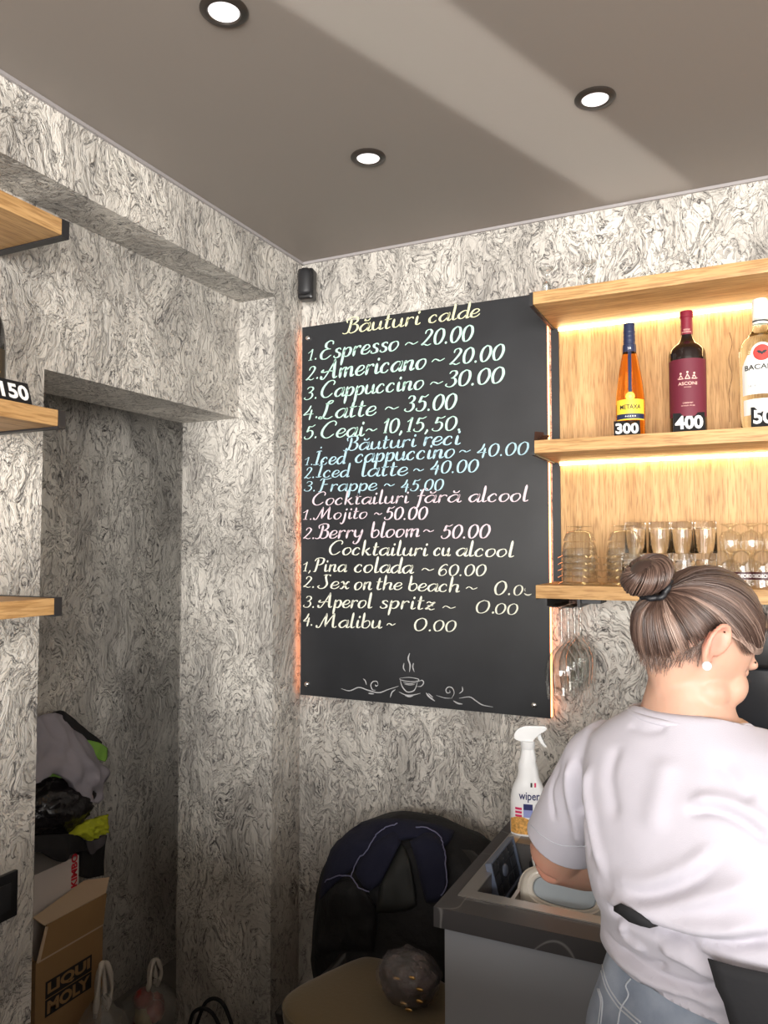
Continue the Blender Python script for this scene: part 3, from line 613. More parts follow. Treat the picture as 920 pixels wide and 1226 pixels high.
# emblem: three little figures holding hands
E_ = []
for cx in (-0.017, 0.0, 0.017):
    zz = 0.162 if cx == 0 else 0.159; E_.append(disc(Rf, cx, zz, 0.0028, 0.0009, n=14))
    tri = [Vector((cx-0.0075, 0.144, 0)), Vector((cx+0.0075, 0.144, 0)), Vector((cx, zz-0.003, 0)), Vector((cx-0.0048, 0.146, 0)), Vector((cx+0.0048, 0.146, 0)), Vector((cx, zz-0.0075, 0))]
    E_.append((wrap(tri, Rf, 0, off=0.0009), [(0, 1, 4, 3), (1, 2, 5, 4), (2, 0, 3, 5)]))
E_.append((wrap([Vector(q) for q in ((-0.026, 0.1455, 0), (0.026, 0.1455, 0), (0.026, 0.1468, 0), (-0.026, 0.1468, 0))], Rf, 0, off=0.0009), [(0, 1, 2, 3)]))
E_.append((wrap([Vector(q) for q in ((-0.017, 0.154, 0), (0.017, 0.154, 0), (0.017, 0.1525, 0), (0.0, 0.150, 0), (-0.017, 0.1525, 0))], Rf, 0, off=0.0009), [(0, 1, 2, 3, 4)]))
V, Fc = merge(E_); mk('emblem', V, Fc, PINKP, t, smooth=False)
price_card('400', (p.x+0.006, 2.142, ZM), face_cam(p)+0.05, 'black price card reading 400 in front of the dark red wine bottle', 0.078, 0.055)
# white rum
p = at(912, 450, 1, 2.19); t = empty('rum_bottle', (p.x, 2.19, ZM), face_cam(p)+0.05, 'clear white rum bottle with cream label and red round seal', 'bottle')
pr = [(0.048, 0.006), (0.050, 0.012), (0.050, 0.04), (0.0508, 0.13), (0.052, 0.205)]+smooth_prof([(0.052, 0.205), (0.051, 0.218), (0.044, 0.232), (0.030, 0.246), (0.0195, 0.262), (0.0175, 0.280), (0.019, 0.288)], 4)+[(0.0165, 0.296), (0.0160, 0.312)]
Rf = rad_fn(pr); lathe('glass_body', [(0, 0.008), (0.042, 0.0)]+pr+[(0, 0.312)], PALE, t, 48)
CAPW = mat('white bottle cap', (0.86, 0.86, 0.84), 0.35)
lathe('cap', [(0.0185, 0.276), (0.0185, 0.336), (0.0175, 0.341), (0, 0.342)], CAPW, t, 32); V, Fc = patch(lambda z: 0.0185, 0.05, 0.281, 0.285, off=0.0006); mk('cap_band', V, Fc, INK, t)
V, Fc = patch(Rf, 0.110, 0.088, 0.190, nu=30, shape=lambda q: 1.0 if q < 0.72 else 1.0-0.35*(q-0.72)/0.28); mk('label', V, Fc, CREAM, t)
V, Fc = patch(Rf, 0.104, 0.036, 0.076, nu=30); mk('lower_label', V, Fc, CREAM, t)
V, Fc = disc(Rf, 0, 0.192, 0.0265, 0.0008); mk('seal', V, Fc, CREAM, t); V, Fc = disc(Rf, 0, 0.192, 0.0205, 0.0013); mk('red_seal', V, Fc, RED, t)['label'] = 'red round seal'
# winged animal silhouette on the seal
W_ = [(-.85,.25),(-.55,.42),(-.2,.3),(0,.1),(.2,.3),(.55,.42),(.85,.25),(.6,.1),(.65,-.1),(.42,-.05),(.4,-.25),(.2,-.15),(0,-.45),(-.2,-.15),(-.4,-.25),(-.42,-.05),(-.65,-.1),(-.6,.1)]
V = wrap([Vector((a*0.015, 0.192+b*0.015, 0)) for a, b in W_], Rf, 0, off=0.0019); mk('seal_emblem', V, [tuple(range(len(W_)))], INK, t, smooth=False)
wtext('BACARDI', 0.088, 0.0135, 0.150, Rf, INK, t, bold=0.02); wtext('CARTA BLANCA', 0.060, 0.0045, 0.141, Rf, GREY, t); wtext('SUPERIOR WHITE RUM', 0.056, 0.0028, 0.134, Rf, GREY, t)
wtext('S✦P✦E✦R✦I✦O✦R', 0.07, 0.009, 0.105, Rf, GREY, t); wtext('WHITE RUM', 0.05, 0.005, 0.060, Rf, GREY, t); wtext('SANTIAGO DE CUBA 1862', 0.06, 0.003, 0.094, Rf, GREY, t)
price_card('500', (p.x+0.012, 2.128, ZM), face_cam(p)+0.05, 'black price card reading 500 in front of the white rum bottle', 0.075, 0.055)

# ------------------------------------------------------------------ glasses on the lower shelf
ZL = ZS[0]
def coupe_profile():      # footed dessert glass standing on its rim (outer then inner wall)
    out = [(0.046, 0.0), (0.0445, 0.012), (0.041, 0.035), (0.037, 0.055), (0.030, 0.068), (0.016, 0.075), (0.007, 0.079), (0.006, 0.092), (0.012, 0.098), (0.036, 0.1015), (0.0365, 0.104), (0.0, 0.1045)]
    inn = [(0.0435, 0.0), (0.042, 0.012), (0.0385, 0.035), (0.0345, 0.053), (0.028, 0.064), (0.014, 0.070), (0, 0.071)]
    return inn[::-1]+out
def tumbler_profile(r=0.0305, h=0.088, base=0.018):
    return [(0, h-base), (r*0.80, h-base), (r*0.86, h-base-0.006), (r*0.95, 0.001), (r*0.975, 0.0), (r, 0.001), (r*0.93, h-0.003), (r*0.90, h), (0, h)]
def goblet_profile():     # stemmed glass, upside down: rim on the shelf, foot on top
    inn = [(0.0335, 0.0), (0.036, 0.025), (0.0355, 0.045), (0.027, 0.062), (0, 0.066)]
    out = [(0.0355, 0.0), (0.038, 0.025), (0.0375, 0.047), (0.029, 0.064), (0.009, 0.071), (0.007, 0.078), (0.017, 0.088), (0.031, 0.094), (0.033, 0.097), (0, 0.0985)]
    return inn[::-1]+out
def bowl_profile():       # wide rimmed bowls nested upside down: one of the pile
    inn = [(0.053, 0.0), (0.044, 0.006), (0.041, 0.03), (0.037, 0.042), (0, 0.045)]
    out = [(0.056, 0.0), (0.0565, 0.002), (0.0465, 0.008), (0.0435, 0.031), (0.039, 0.045), (0.020, 0.048), (0, 0.048)]
    return inn[::-1]+out
def glass_thing(name, prof, label, cat, group, x, y, z, seg=28):
    o = lathe(name, prof, GLASS if name == 'tumbler' else THIN_GLASS, None, seg); o.location = (x, y, z); return tag(o, label, cat, group)
def dup(o, x, y, z, label):
    c = o.copy(); COL.objects.link(c); c.location = (x, y, z); c['label'] = label; return c
bowl0 = None
gx = [at(694, 690, 1, 2.21).x, at(748, 690, 1, 2.21).x]
for s_, sx_ in enumerate(gx):
    who = ('upturned pile at the lower shelf\'s left end', 'second upturned pile from the lower shelf\'s left end')[s_]
    zz = ZL
    for k in range(5):
        lab = 'glass bowl, %s in the %s' % (('lowest', 'second from below', 'middle', 'second from above', 'topmost')[k], who)
        if bowl0 is None: bowl0 = glass_thing('glass_bowl', [(r*1.06, z) for r, z in bowl_profile()[5:]], lab, 'glass bowl', 'upturned nested glass bowls', sx_, 2.215, zz)
        else: dup(bowl0, sx_, 2.215, zz, lab)
        zz += 0.0185
    top = zz-0.0185+0.0485
    lab = 'footed dessert glass on top of the %s' % who
    if s_ == 0: coup0 = glass_thing('dessert_glass', [(r*0.98, z*0.40) for r, z in coupe_profile()[7:]], lab, 'glass', 'dessert glasses on the bowls', sx_, 2.215, top)
    else: dup(coup0, sx_, 2.215, top, lab)
tum0 = None; n_ = 0
pos = [(765, 2.19, 0), (790, 2.19, 0), (818, 2.19, 0), (846, 2.19, 0)]
rows = []
for i, px in enumerate((762, 791, 818, 846)):
    rows.append((at(px, 690, 1, 2.30).x, 2.30, ZL, 'back row')); rows.append((at(px, 690, 1, 2.30).x, 2.30, ZL+0.0885, 'back row, upper'))
for i, px in enumerate((760, 790, 820)):
    rows.append((at(px, 690, 1, 2.17).x, 2.155, ZL, 'front row'))
place = ['first', 'second', 'third', 'fourth']; cnt = {}
for x, y, z, r_ in rows:
    k = cnt.get(r_, 0); cnt[r_] = k+1
    where = {'back row': 'lower layer of the back row', 'back row, upper': 'upper layer of the back row', 'front row': 'front row above the hair bun'}[r_]
    lab = 'upturned clear tumbler, %s from left in the %s' % (place[k], where)
    if tum0 is None: tum0 = glass_thing('tumbler', tumbler_profile(), lab, 'glass', 'tumblers on the lower oak shelf', x, y, z)
    else: dup(tum0, x, y, z, lab)
gob0 = None
for k, px in enumerate((876, 901, 926)):
    x = at(px, 690, 1, 2.31).x
    lo = 'upturned stemmed glass on the shelf, %s from left in the lower layer' % place[k]; hi = 'upturned stemmed glass, %s from left in the upper layer' % place[k]
    if gob0 is None: gob0 = glass_thing('stemmed_glass', [(r*0.76, z) for r, z in goblet_profile()[5:]], lo, 'glass', 'stemmed glasses at the right of the lower shelf', x, 2.31, ZL)
    else: dup(gob0, x, 2.31, ZL, lo)
    dup(gob0, x, 2.31, ZL+0.099, hi).scale = (1, 1, 0.72)
# glasses with a dark printed band in front
BAND = mat('dark brown printed band', (0.05, 0.012, 0.014), 0.35); f0 = None
for k, px in enumerate((862, 889, 913, 938)):
    x = at(px, 690, 1, 2.19).x; lab = 'upturned glass with a dark printed band, %s from left beside the hair' % place[k]
    if f0 is None:
        f0 = t = empty('banded_glass', (x, 2.19, ZL), 0, None, 'glass', 'glasses with a dark printed band')
        pr = [(0.0265, 0.0), (0.0275, 0.04), (0.0265, 0.072), (0.0195, 0.095), (0.0, 0.096)]
        lathe('glass_body', pr, THIN_GLASS, t, 32)
        Rb = lambda z: 0.0275
        V, Fc = patch(Rb, 0.070, 0.022, 0.042, off=0.0003, nu=24, nv=2); mk('band', V, Fc, BAND, t)
        parts = [disc(Rb, q, 0.032, 0.0046, 0.0009, ring=0.0031, n=16) for q in (-0.021, -0.007, 0.007, 0.021)]
        parts += [(wrap([Vector((q-0.001, 0.027, 0)), Vector((q+0.001, 0.027, 0)), Vector((q+0.001, 0.037, 0)), Vector((q-0.001, 0.037, 0))], Rb, 0, off=0.0009), [(0, 1, 2, 3)]) for q in (-0.014, 0.0, 0.014)]
        V, Fc = merge(parts); mk('print', V, Fc, WHITE, t, smooth=False)
    else: t = copy_tree(f0); t.location = (x, 2.19, ZL)
    t['label'] = lab
# two small upturned liqueur glasses on top of the unit
for k, (px, lab) in enumerate(((655, 'small upturned liqueur glass on top of the shelf unit, left one'), (705.5, 'small upturned liqueur glass on top of the shelf unit, right one'))):
    x = at(px, 335, 1, 2.15).x
    if k == 0: lq = glass_thing('liqueur_glass', [(0, 0.036), (0.009, 0.034), (0.013, 0.02), (0.0145, 0.0), (0.0165, 0.0), (0.015, 0.022), (0.011, 0.038), (0.004, 0.045), (0.0035, 0.058), (0.008, 0.064), (0.021, 0.074), (0.0215, 0.076), (0, 0.069)], lab, 'glass', 'liqueur glasses on top of the unit', x, 2.15, ZS[2], 24)
    else: dup(lq, x, 2.15, ZS[2], lab)
# rack with hanging wine glasses
hx = at(673, 790, 1, 2.10).x
rk = empty('glass_rack', (hx, 2.24, ZL-TH), 0, 'black metal stemware rack screwed under the left end of the lower shelf', 'glass rack')
bm = bmesh.new()
for s_ in (-1, 1): bx(bm, s_*0.022-0.014, s_*0.022+0.014, -0.16, 0.15, -0.0215, -0.0195)
bm_obj('rail', bm, BLACK_METAL, rk)
bm = bmesh.new()
for s_ in (-1, 1): bx(bm, s_*0.045-0.004, s_*0.045+0.004, -0.13, 0.15, -0.0215, 0.0)
bm_obj('side_wall', bm, BLACK_METAL, rk); box('front_plate', 0.049, 0.10, -0.11, -0.02, -0.012, 0.0, BLACK_METAL, rk)
wg0 = None
for k in range(4):
    z0 = ZL-TH-0.0193
    lab = 'wine glass hanging upside down in the rack, %s' % ('nearest the camera', 'second from the camera', 'third from the camera', 'furthest, next to the wall')[k]
    if wg0 is None:
        zs_ = 1.34
        out = [(0.0, 0.0022), (0.030, 0.0018), (0.031, 0.0), (0.012, -0.0015), (0.0045, -0.006), (0.0038, -0.030), (0.0038, -0.070), (0.006, -0.078), (0.018, -0.088), (0.031, -0.104), (0.0385, -0.128), (0.0385, -0.145), (0.034, -0.185)]
        inn = [(0.0325, -0.185), (0.0368, -0.145), (0.0368, -0.128), (0.0298, -0.106), (0.017, -0.0905), (0.005, -0.083), (0, -0.082)]
        out = [(r*1.18, z*zs_) for r, z in out]; inn = [(r*1.19, z*zs_) for r, z in inn]
        wg0 = tag(lathe('wine_glass', smooth_prof(out[:5], 1)+out[5:], THIN_GLASS, None, 36), lab, 'wine glass', 'wine glasses hanging in the rack'); wg0.location = (hx, 2.10, z0)
    else: dup(wg0, hx, 2.10+0.0855*k, z0, lab)

# unseen bar-shaped block, added to keep daylight off the lower part of the room
BLOCKER = mat('dark bar front', (0.05, 0.045, 0.04), 0.6)
bar = empty('bar_counter', (0.6, 0.0, 0.0), 0, 'dark bar-shaped daylight blocker added out of frame', 'light blocker')
box('bar_front', -2.15, 2.4, -0.20, 0.25, FZ, 1.14, BLOCKER, bar); box('bar_top', -2.2, 2.45, -0.25, 0.30, 1.14, 1.18, BLOCKER, bar)
# ------------------------------------------------------------------ shelves on the left wall
LO = Vector((XL, 1.0, ZS[0]-TH)); lu = empty('wall_shelf_unit', LO, label='oak shelves with black end brackets on the left wall, cut by the photo edge', cat='shelf unit')
for z in (1.491, 1.906, 2.337):
    rel('shelf', XL, -1.38, 0.15, 1.216, z-TH, z, OAK_Y, lu, LO, bev=0.0012)
    rel('end_bracket', XL, -1.38+0.001, 1.2165, 1.236, z-TH-0.004, z+0.001, BLACK_METAL, lu, LO)
BRK = mat('black glass bottle', (0.01, 0.008, 0.007), 0.08, coat=0.5)
t = empty('liqueur_bottle', (-1.462, 1.092, 1.906), math.radians(55), 'dark round shouldered bottle with a gold label on the left wall shelf', 'bottle')
pr = smooth_prof([(0.040, 0.004), (0.042, 0.02), (0.0425, 0.10), (0.041, 0.14), (0.034, 0.18), (0.022, 0.205), (0.015, 0.225), (0.014, 0.27)], 5); Rf = rad_fn(pr)
lathe('glass_body', [(0, 0.003), (0.034, 0.0)]+pr+[(0, 0.27)], BRK, t, 40); lathe('cap', [(0.0155, 0.245), (0.0155, 0.285), (0, 0.2855)], GOLD, t, 24)
V, Fc = patch(Rf, 0.10, 0.05, 0.115, nu=28); mk('label', V, Fc, mat('dark label', (0.05, 0.035, 0.02), 0.5), t)
V, Fc = merge([disc(Rf, 0, 0.095, 0.014, 0.0008, ring=0.011), disc(Rf, 0, 0.095, 0.007, 0.0008)]+[disc(Rf, -0.03+0.01*i, 0.065, 0.0035, 0.0008, n=6) for i in range(7)]); mk('gold_ornament', V, Fc, GOLD, t, smooth=False)
price_card('150', (-1.392, 1.119, 1.906), math.radians(90), 'black price card reading 150 in front of the dark bottle on the left wall shelf', 0.078, 0.050)
# black wall switch
sw = empty('wall_switch', (XL, 1.285, 0.715), label='black wall switch plate on the left wall pier', cat='switch')
box('plate', 0, 0.012, -0.055, 0.050, 0, 0.108, BLACK_PLASTIC, sw, bev=0.003)
box('rocker', 0.0122, 0.016, -0.03, 0.028, 0.022, 0.086, BLACK_METAL, sw, bev=0.0015)

# ------------------------------------------------------------------ counter with sink
ZT, CX0, CY0 = 0.90, -0.575, 1.431
def marble():
    m, t, p = new_mat('black marble laminate'); N = t.nodes.new; L = t.links.new
    tc = N('ShaderNodeTexCoord'); n = N('ShaderNodeTexNoise'); n.inputs['Scale'].default_value = 2.6; n.inputs['Detail'].default_value = 2; n.inputs['Distortion'].default_value = 0.2
    L(tc.outputs['Object'], n.inputs['Vector'])
    s = N('ShaderNodeMath'); s.operation = 'SUBTRACT'; s.inputs[1].default_value = 0.5; L(n.outputs[0], s.inputs[0])
    a = N('ShaderNodeMath'); a.operation = 'ABSOLUTE'; L(s.outputs[0], a.inputs[0])
    r = N('ShaderNodeValToRGB'); e = r.color_ramp.elements; e[0].position = 0.0; e[0].color = (0.14, 0.135, 0.13, 1); e[1].position = 0.003; e[1].color = (0.040, 0.037, 0.038, 1)
    L(a.outputs[0], r.inputs[0]); L(r.outputs[0], p.inputs['Base Color']); p.inputs['Roughness'].default_value = 0.42
    return m
MARB = marble()
SKX0, SKX1, SKY0, SKY1 = -0.548, 0.02, 1.495, 2.0
ct = empty('worktop', (0.2, 1.9, ZT-0.038), label='black marble look worktop with a sink set in it', cat='worktop'); CO = ct.location.copy()
bm = bmesh.new(); T0, T1 = ZT-0.038-CO.z, ZT-CO.z
def bxr(x0, x1, y0, y1): bx(bm, x0-CO.x, x1-CO.x, y0-CO.y, y1-CO.y, T0, T1)
bxr(CX0, 1.3, CY0, SKY0+0.02); bxr(CX0, 1.3, SKY1-0.02, YB); bxr(CX0, SKX0+0.012, SKY0+0.02, SKY1-0.02); bxr(SKX1-0.02, 1.3, SKY0+0.02, SKY1-0.02)
bmesh.ops.remove_doubles(bm, verts=bm.verts, dist=1e-5); bm_obj('slab', bm, MARB, ct)
CAB = mat('blue grey cabinet laminate', (0.22, 0.225, 0.245), 0.45)
cb = empty('base_cabinet', (0.2, 1.9, 0.0), label='blue grey base cabinet under the black worktop', cat='cabinet'); CB = cb.location.copy()
bm = bmesh.new(); 
for a in ((-0.56, -0.542, 1.466, YB), (1.24, 1.258, 1.466, YB)): bx(bm, a[0]-CB.x, a[1]-CB.x, a[2]-CB.y, a[3]-CB.y-0.02, FZ, ZT-0.0385)
bx(bm, -0.542-CB.x, 1.24-CB.x, 1.48-CB.y, YB-0.02-CB.y, 0.02, 0.038); bm_obj('body', bm, CAB, cb)
for k in range(3):
    rel('door', -0.558+k*0.606, -0.558+k*0.606+0.603, 1.446, 1.464, 0.04, ZT-0.041, CAB, cb, CB, bev=0.001)
rel('plinth', -0.541, 1.24, 1.50, 1.52, FZ, 0.038, BLACK_METAL, cb, CB)
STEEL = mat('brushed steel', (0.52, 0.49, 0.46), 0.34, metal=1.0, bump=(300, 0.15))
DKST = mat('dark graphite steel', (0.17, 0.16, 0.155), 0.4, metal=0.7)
sk = empty('sink', (-0.26, 1.75, ZT), label='inset steel sink with a raised rim in the black worktop', cat='sink'); SO = sk.location.copy()
bm = bmesh.new(); W_ = 0.030
def bs(x0, x1, y0, y1, z0, z1): bx(bm, x0-SO.x, x1-SO.x, y0-SO.y, y1-SO.y, z0-SO.z, z1-SO.z)
bs(SKX0, SKX1, SKY0, SKY0+W_, ZT+0.0003, ZT+0.003); bs(SKX0, SKX0+W_, SKY0+W_, SKY1, ZT+0.0003, ZT+0.003); bs(SKX1-W_, SKX1, SKY0+W_, SKY1, ZT+0.0003, ZT+0.003)
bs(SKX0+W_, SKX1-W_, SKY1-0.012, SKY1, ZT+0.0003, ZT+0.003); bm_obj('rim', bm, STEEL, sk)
bm = bmesh.new(); a0, a1, c0, c1 = SKX0+W_, SKX1-W_, SKY0+W_, 1.81; zb = ZT-0.17
bs(a0, a1, c0, c1, zb, zb+0.002); bs(a0-0.002, a0, c0, c1, zb, ZT); bs(a1, a1+0.002, c0, c1, zb, ZT); bs(a0, a1, c0-0.002, c0, zb, ZT); bs(a0, a1, c1, c1+0.002, zb, ZT)
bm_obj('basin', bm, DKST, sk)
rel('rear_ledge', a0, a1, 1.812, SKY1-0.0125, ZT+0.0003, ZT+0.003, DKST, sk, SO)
rel('divider', a0+0.055, a0+0.063, c0, c1, ZT-0.075, ZT-0.022, STEEL, sk, SO)
lathe('drain', [(0, 0.004), (0.02, 0.004), (0.04, 0.006), (0.045, 0.002), (0, 0.002)], STEEL, sk, 28, loc=(0.05, -0.05, -0.170))
# black drain tray leaning on the left wall of the sink
TR = mat('black silicone tray', (0.020, 0.022, 0.028), 0.35)
TRR = mat('bluish tray edge', (0.10, 0.12, 0.17), 0.3)
tr = empty('drain_tray', (-0.505, 1.765, 0.835), rot=(0, math.radians(-14), math.radians(0)), label='black compartment drain tray leaning upright in the left of the sink', cat='tray')
box('plate', -0.002, 0.002, -0.105, 0.105, 0.0, 0.098, TR, tr); tr.scale = (1, 0.80, 0.86); tr.location = (-0.506, 1.712, 0.835)
bm = bmesh.new()
for a in ((-0.110, -0.104), (0.104, 0.110)): bx(bm, -0.006, 0.008, a[0], a[1], -0.004, 0.102)
bx(bm, -0.006, 0.008, -0.104, 0.104, 0.098, 0.102); bx(bm, -0.006, 0.008, -0.104, 0.104, -0.004, 0.0); bm_obj('frame', bm, TRR, tr)['label'] = 'bluish grey edge frame'
for i in range(4):
    for j in range(3):
        if i in (1, 2) and j == 1: continue
        y = -0.096+i*0.0495; z = 0.006+j*0.031; box('pad', 0.0022, 0.005, y, y+0.043, z, z+0.026, TR, tr, bev=0.0015)
V, Fc = lathe_geo([(0, 0.0055), (0.012, 0.005), (0.015, 0.0022)], 24); V = [(v[2], v[0]*1.5, v[1]+0.05) for v in V]; mk('oval_pad', V, Fc, TRR, tr)
# black sponge caddy
cd = empty('sponge_caddy', (-0.445, 1.782, ZT-0.168), label='small black caddy with a white handled brush at the back of the sink', cat='caddy')
box('cup', -0.028, 0.028, -0.022, 0.022, 0.002, 0.155, BLACK_PLASTIC, cd, bev=0.004)
tube('brush_handle', [(-0.012, -0.016, 0.12), (-0.018, -0.022, 0.165), (-0.010, -0.012, 0.188)], 0.0035, CAPW, cd)
# white spray bottle with coloured label
SPW = mat('white glossy plastic', (0.82, 0.83, 0.84), 0.3); SPB = mat('dark blue print', (0.02, 0.025, 0.12), 0.5); SPP = mat('magenta print', (0.6, 0.03, 0.12), 0.5); SPL = mat('lilac print', (0.28, 0.32, 0.62), 0.5); SPO = mat('amber scales print', (0.62, 0.33, 0.09), 0.5, vary=0.45, vscale=160); SPBk = mat('black print', (0.015,) * 3, 0.5)
sp = empty('spray_bottle', (at(633, 990, 1, 1.885).x, 1.885, ZT+0.0031), math.radians(12), 'white trigger spray bottle with a blue and red printed label behind the sink', 'spray bottle')
rings = [(0.0, 0.038, 0.022), (0.004, 0.043, 0.026), (0.05, 0.0435, 0.027), (0.088, 0.0425, 0.027), (0.115, 0.036, 0.025), (0.135, 0.027, 0.022), (0.165, 0.0225, 0.019), (0.198, 0.017, 0.0155), (0.214, 0.0145, 0.0145)]
def sq_loft(rings, n=36, e=2.6, z_up=True):
    V = []; Fc = []
    for z, a, b in rings:
        for k in range(n):
            t_ = 2*PI*k/n; c_, s_ = math.cos(t_), math.sin(t_)
            V.append(Vector((a*math.copysign(abs(c_)**(2/e), c_), b*math.copysign(abs(s_)**(2/e), s_), z)))
    for j in range(len(rings)-1):
        for k in range(n): q = (k+1) % n; Fc.append((j*n+k, j*n+q, (j+1)*n+q, (j+1)*n+k))
    Fc.append(tuple(reversed(range(n)))); Fc.append(tuple(range((len(rings)-1)*n, len(rings)*n))); return V, Fc
RR = [tuple(p) for p in catmull([Vector(r) for r in rings], 4)]; ra = lambda z: float(np.interp(z, [r[0] for r in RR], [r[1] for r in RR])); rb = lambda z: float(np.interp(z, [r[0] for r in RR], [r[2] for r in RR]))
V, Fc = sq_loft(RR); V = [Vector((v.x+0.0015*math.exp(-((v.z-0.17)/0.03)**2)*math.sin(v.z*900), v.y, v.z)) for v in V]; mk('body', V, Fc, SPW, sp)
def on_sp(V, off=0.0006):
    out = []
    for v in V:
        z = v.y; a, b = ra(z), rb(z); c_ = max(-0.98, min(0.98, v.x/a)); s_ = (1-abs(c_)**2.6)**(1/2.6); out.append((v.x, -b*s_-off, z))
    return out
def sp_rect(x0, x1, z0, z1, m, nu=8, nv=4, off=0.0006):
    V, Fc = grid_geo(lambda u, v: Vector((x0+(x1-x0)*u, z0+(z1-z0)*v, 0)), nu, nv); return mk('print', on_sp(V, off), Fc, m, sp)
V, Fc = fit_text('wiper', 0.050, 0.024, bold=0.012); mk('print', on_sp([Vector((v.x+0.004, v.y+0.082, 0)) for v in V], 0.0012), Fc, SPB, sp, smooth=False)
sp_rect(-0.010, 0.012, 0.046, 0.078, SPL); sp_rect(0.019, 0.034, 0.046, 0.078, SPL); sp_rect(-0.010, 0.012, 0.064, 0.078, SPB, off=0.001); sp_rect(0.019, 0.034, 0.064, 0.078, SPB, off=0.001)
for z in (0.046, 0.0545, 0.063): sp_rect(-0.030, -0.014, z, z+0.0055, SPP, 3, 2, off=0.001)
sp_rect(0.007, 0.0115, 0.118, 0.128, SPBk, 3, 2); sp_rect(0.0115, 0.016, 0.118, 0.128, CREAM, 3, 2); sp_rect(0.016, 0.0205, 0.118, 0.128, SPP, 3, 2)
V, Fc = grid_geo(lambda u, v: Vector((-0.0415+0.083*u, 0.005+(0.030+0.012*math.sin(u*PI*1.4+0.3))*v, 0)), 24, 8); mk('scales_band', on_sp(V), Fc, SPO, sp)
lathe('collar', [(0.0165, 0.205), (0.0175, 0.207), (0.0175, 0.222), (0.015, 0.224), (0, 0.224)], SPW, sp, 28)
prism('spray_head', [(-0.012, 0.222), (-0.030, 0.226), (-0.034, 0.232), (-0.028, 0.248), (-0.014, 0.258), (0.0, 0.261), (0.046, 0.262), (0.047, 0.252), (0.036, 0.250), (0.034, 0.244), (0.020, 0.238), (0.012, 0.222)], -0.010, 0.010, SPW, sp, bev=0.0025)
prism('trigger', [(0.024, 0.243), (0.031, 0.244), (0.036, 0.226), (0.047, 0.211), (0.043, 0.210), (0.032, 0.219), (0.025, 0.230)], -0.006, 0.006, SPW, sp, bev=0.0015)
# cream container lying in the sink, its base towards the camera
TUB = mat('cream plastic', (0.62, 0.59, 0.53), 0.3, coat=0.3); TUBB = mat('grey blue base panel', (0.33, 0.38, 0.42), 0.35)
n_ = Vector((0.12, -0.80, 0.62)).normalized(); xa = Vector((1, 0, -0.02)); xa = (xa-n_*xa.dot(n_)).normalized(); ya = n_.cross(xa)
tb = empty('food_container', (-0.352, 1.628, 0.872), label='cream oval food container lying in the sink with its grey base towards the camera', cat='container')
tb.matrix_world = Matrix.Translation((-0.365, 1.640, 0.878)) @ Matrix((xa, ya, n_)).transposed().to_4x4()
V, Fc = sq_loft([(-0.050, 0.100, 0.058), (-0.046, 0.104, 0.061), (-0.040, 0.104, 0.061), (-0.036, 0.098, 0.056), (-0.016, 0.096, 0.054), (-0.013, 0.098, 0.056), (-0.008, 0.098, 0.056), (-0.005, 0.094, 0.052), (0.010, 0.090, 0.049), (0.020, 0.082, 0.042), (0.0235, 0.076, 0.037), (0.0215, 0.073, 0.0345), (0.0215, 0.071, 0.033), (0.0235, 0.069, 0.0315), (0.0235, 0.066, 0.029), (0.0205, 0.064, 0.027)], 56, 2.7)
o = mk('shell', V, Fc, TUB, tb); o.data.set_sharp_from_angle(angle=math.radians(50))
V, Fc = sq_loft([(0.0206, 0.064, 0.027), (0.0212, 0.060, 0.0245)], 48, 2.7); mk('base_panel', V, Fc, TUBB, tb)['label'] = 'grey blue oval base panel'
# wet white cloths beside it
CLW = mat('pale aqua cloth', (0.55, 0.75, 0.75), 0.6)
# black espresso machine
GL = mat('black gloss panel', (0.016, 0.018, 0.022), 0.22, coat=0.3)
em = empty('coffee_machine', (0.18, 2.06, ZT), label='large black coffee machine on the worktop in front of her face', cat='coffee machine'); 
box('body', -0.265, 0.32, -0.10, 0.26, 0.02, 0.432, GL, em, bev=0.012, seg=3)
box('top_housing', -0.268, 0.323, -0.17, 0.262, 0.436, 0.526, BLACK_PLASTIC, em, bev=0.010, seg=3)
box('drip_tray', -0.255, 0.31, -0.22, -0.102, 0.02, 0.08, BLACK_METAL, em, bev=0.005)
for x in (-0.22, 0.27):
    for y in (-0.17, 0.21): lathe('foot', [(0, 0), (0.018, 0), (0.016, 0.0198), (0, 0.0198)], BLACK_PLASTIC, em, 16, loc=(x, y, 0))
for x in (-0.08, 0.14):
    lathe('group_head', [(0, 0.0), (0.033, 0.0), (0.036, 0.01), (0.036, 0.035), (0.03, 0.05), (0, 0.05)], STEEL, em, 28, loc=(x, -0.138, 0.385))
    tube('portafilter_handle', [(x, -0.17, 0.395), (x, -0.23, 0.388), (x, -0.29, 0.375)], [0.012, 0.014, 0.011], BLACK_PLASTIC, em, 12)

